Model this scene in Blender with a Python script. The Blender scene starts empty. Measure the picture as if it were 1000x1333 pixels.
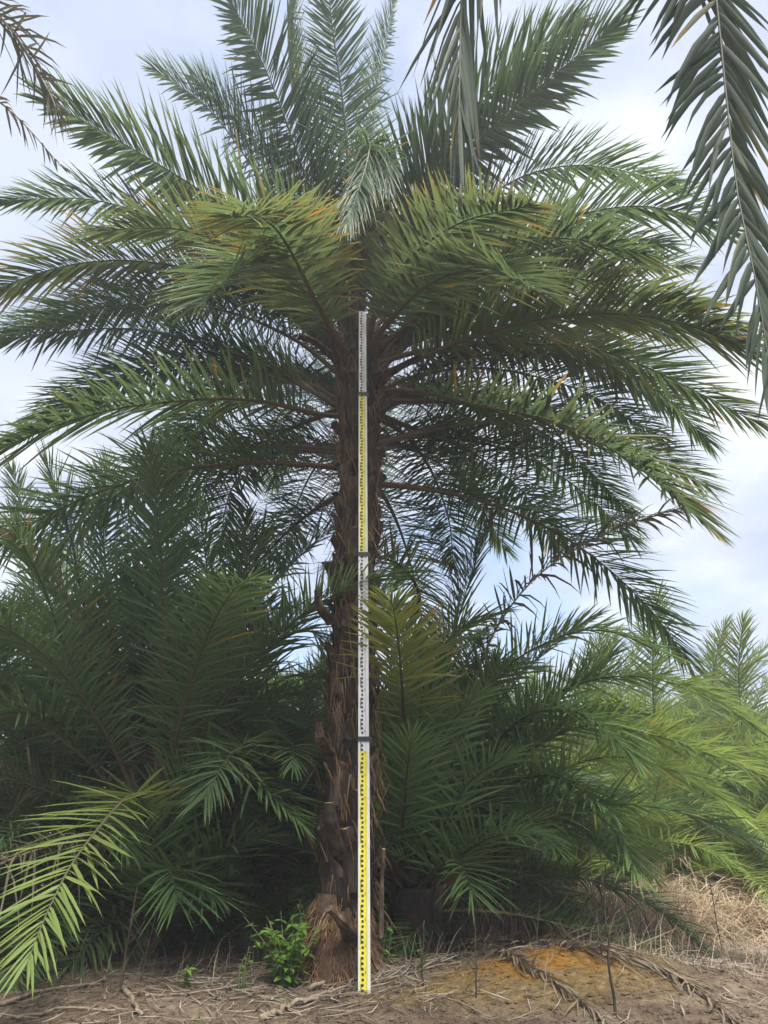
import bpy, math, random
import numpy as np
from mathutils import Vector, noise as mnoise

R = math.radians
SC = bpy.context.scene
COL = SC.collection
rng = np.random.default_rng(11)
random.seed(11)

# ------------------------------------------------------------------ camera
PITCH = R(23.5)
CAM = np.array((0.0, 0.0, 0.589))
FPX = 1000.0                      # focal length in pixels of a 1000 x 1333 picture
cd = bpy.data.cameras.new('camera')
cd.sensor_fit = 'VERTICAL'
cd.sensor_height = 24.0
cd.lens = 24.0 * FPX / 1333.0
cd.clip_start = 0.05
cd.clip_end = 2000
cam = bpy.data.objects.new('camera', cd)
COL.objects.link(cam)
cam.location = CAM
cam.rotation_euler = (R(90) + PITCH, 0, 0)
SC.camera = cam

# ------------------------------------------------------------------ sky
SUN_EL, SUN_AZ = R(60), R(158)     # azimuth from +Y towards +X
W = bpy.data.worlds.new('World')
SC.world = W
W.use_nodes = True
nt = W.node_tree
nt.nodes.clear()


def N(tree, typ, **kw):
    n = tree.nodes.new(typ)
    for k, v in kw.items():
        if k == 'inp':
            for i, val in v.items():
                n.inputs[i].default_value = val
        else:
            setattr(n, k, v)
    return n


def ramp(tree, stops, interp='LINEAR'):
    n = tree.nodes.new('ShaderNodeValToRGB')
    e = n.color_ramp.elements
    n.color_ramp.interpolation = interp
    while len(e) < len(stops):
        e.new(0.5)
    for el, (p, c) in zip(e, stops):
        el.position = p
        el.color = (c, c, c, 1) if not isinstance(c, tuple) else (*c, 1)
    return n


def mixc(tree, fac, a, b, blend='MIX'):
    n = tree.nodes.new('ShaderNodeMix')
    n.data_type = 'RGBA'
    n.blend_type = blend
    n.clamp_factor = True
    for sock, val in ((0, fac), (6, a), (7, b)):
        if isinstance(val, bpy.types.NodeSocket):
            tree.links.new(val, n.inputs[sock])
        elif sock == 0:
            n.inputs[0].default_value = val
        else:
            n.inputs[sock].default_value = (*val, 1)
    return n.outputs[2]


def math_(tree, op, a, b=0.0, clamp=False):
    n = tree.nodes.new('ShaderNodeMath')
    n.operation = op
    n.use_clamp = clamp
    for i, val in enumerate((a, b)):
        if isinstance(val, bpy.types.NodeSocket):
            tree.links.new(val, n.inputs[i])
        else:
            n.inputs[i].default_value = val
    return n.outputs[0]


SKY_STRENGTH = 0.1
sky = N(nt, 'ShaderNodeTexSky', sky_type='NISHITA', sun_disc=False)
sky.sun_elevation = SUN_EL
sky.sun_rotation = SUN_AZ
sky.air_density = 1.0
sky.dust_density = 1.5
tc = N(nt, 'ShaderNodeTexCoord')
sep = N(nt, 'ShaderNodeSeparateXYZ')
nt.links.new(tc.outputs['Generated'], sep.inputs[0])
zc = math_(nt, 'ADD', math_(nt, 'MAXIMUM', sep.outputs[2], 0.0), 0.22)
cmb = N(nt, 'ShaderNodeCombineXYZ')
nt.links.new(math_(nt, 'DIVIDE', sep.outputs[0], zc), cmb.inputs[0])
nt.links.new(math_(nt, 'DIVIDE', sep.outputs[1], zc), cmb.inputs[1])
cmb.inputs[2].default_value = 3.7
n1 = N(nt, 'ShaderNodeTexNoise', inp={'Scale': 1.35, 'Detail': 9, 'Roughness': 0.55, 'Distortion': 0.3})
n2 = N(nt, 'ShaderNodeTexNoise', inp={'Scale': 2.6, 'Detail': 7, 'Roughness': 0.5, 'Distortion': 0.25})
nt.links.new(cmb.outputs[0], n1.inputs['Vector'])
nt.links.new(cmb.outputs[0], n2.inputs['Vector'])
cover = ramp(nt, [(0.33, 0.25), (0.45, 0.78), (0.56, 1.0)], 'EASE')
nt.links.new(n1.outputs['Fac'], cover.inputs[0])
shade = ramp(nt, [(0.32, (2.2, 2.5, 3.2)), (0.48, (2.7, 2.95, 3.5)), (0.66, (3.45, 3.6, 3.9))], 'EASE')
nt.links.new(n2.outputs['Fac'], shade.inputs[0])
# the thin cloud is brighter round the sun that stands behind it
sd = (math.sin(SUN_AZ) * math.cos(SUN_EL), math.cos(SUN_AZ) * math.cos(SUN_EL), math.sin(SUN_EL))
dot = N(nt, 'ShaderNodeVectorMath', operation='DOT_PRODUCT')
nt.links.new(tc.outputs['Generated'], dot.inputs[0])
dot.inputs[1].default_value = sd
gl = math_(nt, 'POWER', math_(nt, 'MAXIMUM', dot.outputs['Value'], 0.0), 9.0)
glm = math_(nt, 'ADD', math_(nt, 'MULTIPLY', gl, 0.5), 0.98)
vm = N(nt, 'ShaderNodeVectorMath', operation='SCALE')
nt.links.new(shade.outputs[0], vm.inputs[0])
nt.links.new(glm, vm.inputs['Scale'])
skc = mixc(nt, cover.outputs[0], sky.outputs[0], vm.outputs[0])
bg = N(nt, 'ShaderNodeBackground')
bg.inputs['Strength'].default_value = SKY_STRENGTH
nt.links.new(skc, bg.inputs['Color'])
wo = N(nt, 'ShaderNodeOutputWorld')
nt.links.new(bg.outputs[0], wo.inputs['Surface'])

# ------------------------------------------------------------------ sun, exposure
sl = bpy.data.lights.new('sun', 'SUN')
sl.energy = 3.8
sl.angle = R(28)
sl.color = (1.0, 0.95, 0.86)
sun = bpy.data.objects.new('sun', sl)
COL.objects.link(sun)
sun.rotation_euler = Vector(sd).to_track_quat('Z', 'Y').to_euler()
sun.location = (-6, 8, 12)

vs = SC.view_settings
vs.view_transform = 'Standard'
vs.look = 'None'
vs.exposure = 1.6
vs.gamma = 1.0
vs.use_curve_mapping = False
SC.render.engine = 'CYCLES'
SC.cycles.max_bounces = 8
SC.cycles.diffuse_bounces = 4
SC.cycles.transmission_bounces = 5
SC.cycles.use_denoising = True

# ------------------------------------------------------------------ helpers
CP, SP = math.cos(PITCH), math.sin(PITCH)


def pix(x, y, Y):
    """A point seen at pixel (x, y) of the photograph, Y metres in front of the camera."""
    u, v = (x - 500.0) / FPX, (666.5 - y) / FPX
    d = np.array((u, CP - v * SP, SP + v * CP))
    return CAM + d * (Y / d[1])


def smooth(t):
    t = min(1.0, max(0.0, t))
    return t * t * (3 - 2 * t)


def nz(x, y, s, o=0.0):
    return mnoise.noise(Vector((x * s + o, y * s - o, o * 0.37)))


def ground_z(x, y, fine=True):
    z = -0.95 * (1 - smooth((y - 0.6) / 2.3))
    z += 0.02 * max(0.0, min(y - 4.0, 8.0)) * 0.7
    z += 0.175 * math.exp(-((x - 0.85) / 0.72) ** 2 - ((y - 3.9) / 0.55) ** 2)
    z += 0.05 * math.exp(-((x + 0.22) / 0.35) ** 2 - ((y - 4.22) / 0.20) ** 2)
    z += 0.05 * math.exp(-((x + 1.5) / 0.8) ** 2 - ((y - 4.5) / 0.5) ** 2)
    if fine:
        z += 0.030 * nz(x, y, 1.7) + 0.016 * nz(x, y, 5.1, 3.0) + 0.008 * nz(x, y, 13.0, 7.0)
    return z


def gpix(x, y):
    """Where the ray through a pixel meets the ground."""
    u, v = (x - 500.0) / FPX, (666.5 - y) / FPX
    d = np.array((u, CP - v * SP, SP + v * CP))
    t = 2.2
    while t < 60:
        p = CAM + d * t
        if p[2] <= ground_z(p[0], p[1]):
            return p
        t += 0.01
    return CAM + d * 12


def mesh_from(name, V, F, mat, tint=None, mats=None, midx=None, smooth_=True):
    me = bpy.data.meshes.new(name)
    V = np.asarray(V, dtype=float)
    me.from_pydata(V.tolist(), [], F)
    if tint is not None:
        a = me.color_attributes.new('tint', 'FLOAT_COLOR', 'POINT')
        t = np.ones((len(V), 4), dtype=np.float32)
        t[:, :3] = tint
        a.data.foreach_set('color', t.ravel())
    for m in ([mat] if mats is None else mats):
        me.materials.append(m)
    if midx is not None:
        me.polygons.foreach_set('material_index', midx)
    if smooth_:
        me.polygons.foreach_set('use_smooth', [True] * len(me.polygons))
    me.update()
    return me


def link(name, me, parent=None, loc=(0, 0, 0), rot=(0, 0, 0), scale=(1, 1, 1), **props):
    o = bpy.data.objects.new(name, me)
    COL.objects.link(o)
    o.location = loc
    o.rotation_euler = rot
    o.scale = scale
    if parent is not None:
        o.parent = parent
    for k, v in props.items():
        o[k] = v
    return o


def thing(name, loc, label, category, group=None):
    o = bpy.data.objects.new(name, None)
    o.empty_display_size = 0.1
    COL.objects.link(o)
    o.location = loc
    o['label'] = label
    o['category'] = category
    if group:
        o['group'] = group
    return o


class MB:
    """Collects vertices, faces, tints and material slots of one mesh."""

    def __init__(self):
        self.V, self.F, self.T, self.M = [], [], [], []

    def add(self, V, F, tint=(0.5, 0.5, 0.0), m=0):
        o = len(self.V)
        self.V.extend([tuple(v) for v in V])
        self.F.extend([tuple(i + o for i in f) for f in F])
        if len(tint) and not isinstance(tint[0], (int, float)):
            self.T.extend([tuple(t) for t in tint])
        else:
            self.T.extend([tuple(tint)] * len(V))
        self.M.extend([m] * len(F))

    def box(self, c, s, tint=(0.5, 0.5, 0), m=0):
        cx, cy, cz = c
        hx, hy, hz = s[0] / 2, s[1] / 2, s[2] / 2
        V = [(cx + a * hx, cy + b * hy, cz + d * hz) for a in (-1, 1) for b in (-1, 1) for d in (-1, 1)]
        F = [(0, 1, 3, 2), (4, 6, 7, 5), (0, 4, 5, 1), (2, 3, 7, 6), (0, 2, 6, 4), (1, 5, 7, 3)]
        self.add(V, F, tint, m)

    def tube(self, pts, rad, n=5, tint=(0.5, 0.5, 0), m=0, flat=1.0):
        pts = np.asarray(pts, float)
        T = np.gradient(pts, axis=0)
        T /= np.linalg.norm(T, axis=1)[:, None] + 1e-9
        ref = np.array((0.0, 0.0, 1.0)) if abs(T[0][2]) < 0.9 else np.array((1.0, 0, 0))
        V, F = [], []
        k = len(pts)
        for i in range(k):
            b = np.cross(T[i], ref)
            b /= np.linalg.norm(b) + 1e-9
            c = np.cross(b, T[i])
            r = rad[i] if hasattr(rad, '__len__') else rad
            for j in range(n):
                a = 2 * math.pi * j / n
                V.append(pts[i] + b * (math.cos(a) * r) + c * (math.sin(a) * r * flat))
        for i in range(k - 1):
            for j in range(n):
                F.append((i * n + j, i * n + (j + 1) % n, (i + 1) * n + (j + 1) % n, (i + 1) * n + j))
        F.append(tuple(range(n - 1, -1, -1)))
        F.append(tuple((k - 1) * n + j for j in range(n)))
        self.add(V, F, tint, m)

    def mesh(self, name, mats, smooth_=True):
        if not isinstance(mats, (list, tuple)):
            mats = [mats]
        return mesh_from(name, self.V, self.F, None, np.array(self.T), mats, self.M, smooth_)


# ------------------------------------------------------------------ materials
def new_mat(name):
    m = bpy.data.materials.new(name)
    m.use_nodes = True
    t = m.node_tree
    t.nodes.clear()
    out = t.nodes.new('ShaderNodeOutputMaterial')
    return m, t, out


def principled(t, rough=0.6, spec=0.4):
    p = t.nodes.new('ShaderNodeBsdfPrincipled')
    p.inputs['Roughness'].default_value = rough
    p.inputs['Specular IOR Level'].default_value = spec
    return p


def leaf_mat(name, dark, light, trans, tipc=(0.42, 0.19, 0.035), yel=(0.34, 0.27, 0.045), tr=0.33, rough=0.42, spec=0.35):
    """tint: r random per leaflet, g position along the leaflet, b how yellow and scorched the frond is."""
    m, t, out = new_mat(name)
    at = N(t, 'ShaderNodeAttribute', attribute_name='tint')
    sp = N(t, 'ShaderNodeSeparateColor')
    t.links.new(at.outputs['Color'], sp.inputs[0])
    oi = N(t, 'ShaderNodeObjectInfo')
    r = math_(t, 'ADD', math_(t, 'MULTIPLY', sp.outputs[0], 0.7), math_(t, 'MULTIPLY', oi.outputs['Random'], 0.3))
    base = mixc(t, r, dark, light)
    # fine lengthwise mottling
    geo = N(t, 'ShaderNodeNewGeometry')
    no = N(t, 'ShaderNodeTexNoise', inp={'Scale': 9.0, 'Detail': 3})
    t.links.new(geo.outputs['Position'], no.inputs['Vector'])
    base = mixc(t, math_(t, 'MULTIPLY', no.outputs['Fac'], 0.35), base, light)
    base = mixc(t, 1.0, base, oi.outputs['Color'], 'MULTIPLY')
    yf = math_(t, 'MULTIPLY', sp.outputs[2], math_(t, 'ADD', math_(t, 'MULTIPLY', sp.outputs[1], 0.75), 0.12), True)
    base = mixc(t, yf, base, yel)
    tf = math_(t, 'SUBTRACT', math_(t, 'MULTIPLY', sp.outputs[1], math_(t, 'ADD', math_(t, 'MULTIPLY', sp.outputs[2], 1.1), 0.32)), 0.62)
    tf = math_(t, 'MULTIPLY', math_(t, 'MULTIPLY', tf, 3.0, True), math_(t, 'ADD', math_(t, 'MULTIPLY', sp.outputs[0], 0.8), 0.2), True)
    base = mixc(t, tf, base, tipc)
    p = principled(t, rough, spec)
    t.links.new(base, p.inputs['Base Color'])
    tb = t.nodes.new('ShaderNodeBsdfTranslucent')
    keepy = math_(t, 'MULTIPLY', math_(t, 'SUBTRACT', 1.0, math_(t, 'MAXIMUM', yf, tf), True), 0.6)
    lit = mixc(t, keepy, base, trans)
    t.links.new(lit, tb.inputs['Color'])
    ms = t.nodes.new('ShaderNodeMixShader')
    ms.inputs[0].default_value = tr
    t.links.new(p.outputs[0], ms.inputs[1])
    t.links.new(tb.outputs[0], ms.inputs[2])
    t.links.new(ms.outputs[0], out.inputs['Surface'])
    return m


def rachis_mat(name, base, mid, tip):
    m, t, out = new_mat(name)
    at = N(t, 'ShaderNodeAttribute', attribute_name='tint')
    sp = N(t, 'ShaderNodeSeparateColor')
    t.links.new(at.outputs['Color'], sp.inputs[0])
    rp = ramp(t, [(0.0, base), (0.16, base), (0.34, mid), (0.7, tip)])
    t.links.new(sp.outputs[1], rp.inputs[0])
    tcn = N(t, 'ShaderNodeTexCoord')
    no = N(t, 'ShaderNodeTexNoise', inp={'Scale': 40.0, 'Detail': 4})
    t.links.new(tcn.outputs['Object'], no.inputs['Vector'])
    c = mixc(t, math_(t, 'MULTIPLY', no.outputs['Fac'], 0.6), rp.outputs[0], (0.05, 0.035, 0.02))
    p = principled(t, 0.5, 0.35)
    t.links.new(c, p.inputs['Base Color'])
    t.links.new(p.outputs[0], out.inputs['Surface'])
    return m


def noise_mat(name, stops, scale=6.0, detail=8, stretch=(1, 1, 1), rough=0.85, bump=0.4, bscale=30.0, spec=0.2, second=None, dist=0.02):
    m, t, out = new_mat(name)
    tcn = N(t, 'ShaderNodeTexCoord')
    mp = N(t, 'ShaderNodeMapping')
    mp.inputs['Scale'].default_value = stretch
    oi = N(t, 'ShaderNodeObjectInfo')
    off = N(t, 'ShaderNodeVectorMath', operation='SCALE')
    off.inputs[0].default_value = (7.3, 3.1, 5.7)
    t.links.new(oi.outputs['Random'], off.inputs['Scale'])
    addv = N(t, 'ShaderNodeVectorMath', operation='ADD')
    t.links.new(tcn.outputs['Object'], addv.inputs[0])
    t.links.new(off.outputs[0], addv.inputs[1])
    t.links.new(addv.outputs[0], mp.inputs[0])
    no = N(t, 'ShaderNodeTexNoise', inp={'Scale': scale, 'Detail': detail, 'Roughness': 0.65})
    t.links.new(mp.outputs[0], no.inputs['Vector'])
    rp = ramp(t, stops)
    t.links.new(no.outputs['Fac'], rp.inputs[0])
    c = rp.outputs[0]
    c = mixc(t, 1.0, c, oi.outputs['Color'], 'MULTIPLY')
    p = principled(t, rough, spec)
    t.links.new(c, p.inputs['Base Color'])
    nb = N(t, 'ShaderNodeTexNoise', inp={'Scale': bscale, 'Detail': 6, 'Roughness': 0.7})
    t.links.new(mp.outputs[0], nb.inputs['Vector'])
    b = N(t, 'ShaderNodeBump')
    b.inputs['Strength'].default_value = bump
    b.inputs['Distance'].default_value = dist
    t.links.new(nb.outputs['Fac'], b.inputs['Height'])
    t.links.new(b.outputs[0], p.inputs['Normal'])
    t.links.new(p.outputs[0], out.inputs['Surface'])
    return m


def plain_mat(name, col, rough=0.5, spec=0.4, var=0.12, scale=12.0, metal=0.0):
    m, t, out = new_mat(name)
    tcn = N(t, 'ShaderNodeTexCoord')
    no = N(t, 'ShaderNodeTexNoise', inp={'Scale': scale, 'Detail': 6, 'Roughness': 0.7})
    t.links.new(tcn.outputs['Object'], no.inputs['Vector'])
    rp = ramp(t, [(0.35, tuple(c * (1 - var) for c in col)), (0.65, col)])
    t.links.new(no.outputs['Fac'], rp.inputs[0])
    p = principled(t, rough, spec)
    p.inputs['Metallic'].default_value = metal
    t.links.new(rp.outputs[0], p.inputs['Base Color'])
    t.links.new(p.outputs[0], out.inputs['Surface'])
    return m


LEAF = leaf_mat('palm_leaf', (0.046, 0.092, 0.042), (0.094, 0.152, 0.060), (0.165, 0.245, 0.085), tr=0.38)
LEAF_FRESH_LIT = leaf_mat('palm_leaf_fresh', (0.085, 0.135, 0.045), (0.150, 0.200, 0.066), (0.30, 0.38, 0.06), tr=0.42)  # yellow green leaf with sunlight put into its lighter colour
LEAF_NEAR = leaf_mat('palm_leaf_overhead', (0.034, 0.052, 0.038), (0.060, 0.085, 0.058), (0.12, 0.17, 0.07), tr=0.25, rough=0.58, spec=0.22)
LEAF_GREY = leaf_mat('palm_leaf_bleached', (0.085, 0.115, 0.070), (0.135, 0.170, 0.105), (0.19, 0.25, 0.11), tr=0.35)
LEAF_DRY = leaf_mat('palm_leaf_withered', (0.12, 0.095, 0.07), (0.26, 0.21, 0.155), (0.25, 0.19, 0.11), yel=(0.24, 0.19, 0.12),
                    tipc=(0.2, 0.15, 0.1), tr=0.18, rough=0.8, spec=0.15)
LEAF_WILT = leaf_mat('palm_leaf_wilted', (0.075, 0.075, 0.05), (0.13, 0.125, 0.085), (0.16, 0.15, 0.07), yel=(0.17, 0.13, 0.08),
                     tipc=(0.16, 0.12, 0.08), tr=0.25, rough=0.7, spec=0.2)
RACHIS = rachis_mat('frond_stalk', (0.115, 0.072, 0.040), (0.115, 0.095, 0.042), (0.060, 0.075, 0.030))
RACHIS_DARK = rachis_mat('frond_stalk_dark', (0.060, 0.050, 0.028), (0.060, 0.062, 0.030), (0.050, 0.062, 0.030))
RACHIS_DRY = rachis_mat('frond_stalk_dry', (0.16, 0.12, 0.08), (0.20, 0.16, 0.11), (0.20, 0.16, 0.11))
BARK = noise_mat('palm_bark', [(0.30, (0.014, 0.010, 0.008)), (0.5, (0.050, 0.038, 0.029)), (0.68, (0.125, 0.098, 0.075))],
                 scale=11, stretch=(1, 1, 0.35), bump=0.9, bscale=45)
BOOT = noise_mat('leaf_base_husk', [(0.32, (0.012, 0.009, 0.008)), (0.50, (0.046, 0.035, 0.028)), (0.64, (0.115, 0.090, 0.068)), (0.8, (0.25, 0.20, 0.155))],
                 scale=13, stretch=(1, 1, 0.3), bump=0.9, bscale=60)
CUT = noise_mat('leaf_base_cut_face', [(0.3, (0.12, 0.075, 0.045)), (0.55, (0.30, 0.19, 0.11)), (0.75, (0.42, 0.31, 0.21))], scale=30, bump=0.5, bscale=90)
FIBRE = noise_mat('husk_fibre', [(0.3, (0.06, 0.036, 0.020)), (0.6, (0.17, 0.105, 0.055)), (0.8, (0.27, 0.18, 0.10))], scale=8, bump=0.3)
ROOT = noise_mat('root_fibre', [(0.25, (0.06, 0.032, 0.020)), (0.5, (0.155, 0.085, 0.048)), (0.75, (0.36, 0.25, 0.16))], scale=14, bump=0.4)
SOILROOT = noise_mat('root_soil', [(0.3, (0.035, 0.024, 0.017)), (0.6, (0.11, 0.07, 0.045)), (0.8, (0.17, 0.11, 0.07))], scale=14, bump=0.8)
STRAW = leaf_mat('straw', (0.22, 0.165, 0.105), (0.47, 0.375, 0.26), (0.36, 0.26, 0.14), yel=(0.3, 0.22, 0.12), tipc=(0.3, 0.22, 0.14), tr=0.22, rough=0.8, spec=0.1)
STALK = leaf_mat('dead_stalk', (0.12, 0.095, 0.073), (0.30, 0.24, 0.185), (0.2, 0.15, 0.1), yel=(0.2, 0.15, 0.1), tipc=(0.2, 0.16, 0.12), tr=0.05, rough=0.85, spec=0.1)
LITTER = leaf_mat('leaf_litter', (0.075, 0.058, 0.043), (0.36, 0.31, 0.25), (0.2, 0.16, 0.1), yel=(0.2, 0.15, 0.1), tipc=(0.24, 0.2, 0.16), tr=0.08, rough=0.85, spec=0.1)
WOOD = noise_mat('weathered_stick', [(0.3, (0.10, 0.075, 0.055)), (0.55, (0.22, 0.175, 0.13)), (0.75, (0.36, 0.30, 0.24))], scale=9, stretch=(4, 4, 1), bump=0.5)
DARKWOOD = noise_mat('dark_stem', [(0.3, (0.018, 0.014, 0.011)), (0.7, (0.075, 0.058, 0.044))], scale=9, bump=0.5)
WEED = leaf_mat('weed_leaf', (0.060, 0.135, 0.024), (0.125, 0.235, 0.040), (0.24, 0.40, 0.04), tr=0.35, rough=0.5)
WEEDSTEM = plain_mat('weed_stem', (0.10, 0.13, 0.05), 0.6)
WHITE = plain_mat('staff_white', (0.64, 0.67, 0.69), 0.42, 0.45, 0.28, 7)
YELLOW = plain_mat('staff_yellow', (0.66, 0.60, 0.055), 0.42, 0.45, 0.28, 7)
BLACK = plain_mat('staff_black', (0.018, 0.018, 0.020), 0.5, 0.4)
REDINK = plain_mat('staff_red', (0.45, 0.10, 0.05), 0.5, 0.4)
GREY = plain_mat('staff_grey', (0.30, 0.32, 0.33), 0.45, 0.5)
PLASTIC = plain_mat('plastic_film', (0.62, 0.66, 0.72), 0.3, 0.5, 0.25, 30)


def soil_mat():
    m, t, out = new_mat('soil')
    geo = N(t, 'ShaderNodeNewGeometry')
    P = geo.outputs['Position']
    a = N(t, 'ShaderNodeTexNoise', inp={'Scale': 1.6, 'Detail': 9, 'Roughness': 0.68})
    b = N(t, 'ShaderNodeTexNoise', inp={'Scale': 22.0, 'Detail': 8, 'Roughness': 0.75})
    d = N(t, 'ShaderNodeTexNoise', inp={'Scale': 5.5, 'Detail': 7, 'Roughness': 0.7, 'Distortion': 0.6})
    for n in (a, b, d):
        t.links.new(P, n.inputs['Vector'])
    ra = ramp(t, [(0.30, (0.081, 0.059, 0.043)), (0.50, (0.169, 0.128, 0.095)), (0.70, (0.290, 0.232, 0.176))])
    t.links.new(a.outputs['Fac'], ra.inputs[0])
    rb = ramp(t, [(0.30, (0.35, 0.33, 0.32)), (0.5, (0.95, 0.93, 0.9)), (0.72, (1.5, 1.45, 1.4))])
    t.links.new(b.outputs['Fac'], rb.inputs[0])
    c = mixc(t, 1.0, ra.outputs[0], rb.outputs[0], 'MULTIPLY')

    def blob(cx, cy, rx, ry, amp):
        s = N(t, 'ShaderNodeSeparateXYZ')
        t.links.new(P, s.inputs[0])
        ex = math_(t, 'POWER', math_(t, 'DIVIDE', math_(t, 'SUBTRACT', s.outputs[0], cx), rx), 2.0)
        ey = math_(t, 'POWER', math_(t, 'DIVIDE', math_(t, 'SUBTRACT', s.outputs[1], cy), ry), 2.0)
        r2 = math_(t, 'ADD', ex, ey)
        r2 = math_(t, 'ADD', r2, math_(t, 'MULTIPLY', math_(t, 'SUBTRACT', d.outputs['Fac'], 0.5), 3.2))
        return math_(t, 'MULTIPLY', math_(t, 'SUBTRACT', 1.15, r2), amp, True)

    dr = ramp(t, [(0.32, (0.14, 0.070, 0.020)), (0.52, (0.36, 0.18, 0.036)), (0.72, (0.50, 0.29, 0.075))])
    t.links.new(b.outputs['Fac'], dr.inputs[0])
    ol = ramp(t, [(0.32, (0.085, 0.058, 0.025)), (0.52, (0.225, 0.155, 0.066)), (0.72, (0.38, 0.29, 0.155))])
    t.links.new(b.outputs['Fac'], ol.inputs[0])
    sand = ramp(t, [(0.32, (0.20, 0.165, 0.125)), (0.52, (0.36, 0.31, 0.25)), (0.72, (0.50, 0.44, 0.37))])
    t.links.new(b.outputs['Fac'], sand.inputs[0])
    c = mixc(t, blob(0.64, 3.68, 0.66, 0.46, 1.0), c, ol.outputs[0])
    c = mixc(t, blob(0.70, 3.82, 0.38, 0.28, 0.95), c, dr.outputs[0])
    c = mixc(t, blob(2.6, 5.7, 1.5, 0.7, 0.95), c, sand.outputs[0])
    p = principled(t, 0.92, 0.12)
    t.links.new(c, p.inputs['Base Color'])
    bp = N(t, 'ShaderNodeBump')
    bp.inputs['Strength'].default_value = 0.9
    bp.inputs['Distance'].default_value = 0.05
    t.links.new(b.outputs['Fac'], bp.inputs['Height'])
    t.links.new(bp.outputs[0], p.inputs['Normal'])
    t.links.new(p.outputs[0], out.inputs['Surface'])
    return m


SOIL = soil_mat()

# ------------------------------------------------------------------ ground
def axis(lo, hi, fine_lo, fine_hi, step):
    a = list(np.arange(fine_lo, fine_hi + 1e-6, step))
    s, v = step, fine_hi
    while v < hi:
        s *= 1.22
        v += s
        a.append(v)
    s, v = step, fine_lo
    while v > lo:
        s *= 1.22
        v -= s
        a.insert(0, v)
    return a


gx, gy = axis(-220, 220, -2.6, 3.8, 0.032), axis(-220, 320, 2.6, 7.6, 0.032)
GV = [(x, y, ground_z(x, y) if abs(x) < 40 and abs(y) < 60 else ground_z(x, y, False)) for y in gy for x in gx]
nx = len(gx)
GF = [(j * nx + i, j * nx + i + 1, (j + 1) * nx + i + 1, (j + 1) * nx + i) for j in range(len(gy) - 1) for i in range(nx - 1)]
link('ground', mesh_from('ground', GV, GF, SOIL), kind='structure')


# ------------------------------------------------------------------ fronds
def catmull(P, n):
    P = np.asarray(P, float)
    Q = np.vstack((2 * P[0] - P[1], P, 2 * P[-1] - P[-2]))
    out = []
    segs = len(P) - 1
    for k in range(n):
        u = k / (n - 1) * segs
        i = min(int(u), segs - 1)
        t = u - i
        a, b, c, d = Q[i], Q[i + 1], Q[i + 2], Q[i + 3]
        out.append(0.5 * (2 * b + (c - a) * t + (2 * a - 5 * b + 4 * c - d) * t * t + (3 * b - a - 3 * c + d) * t ** 3))
    out = np.array(out)
    L = np.concatenate(([0], np.cumsum(np.linalg.norm(np.diff(out, axis=0), axis=1))))
    s = np.linspace(0, L[-1], n)
    return np.stack([np.interp(s, L, out[:, j]) for j in range(3)], 1), L[-1]


TAU = np.array((0.0, 0.10, 0.40, 0.75, 1.0))
WF = np.array((0.35, 0.85, 1.0, 0.66))
LF = []
for k in range(3):
    a, b = 3 * k, 3 * k + 3
    LF += [(a, a + 1, b + 1, b), (a + 1, a + 2, b + 2, b + 1)]
LF += [(9, 10, 12), (10, 11, 12)]


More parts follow.
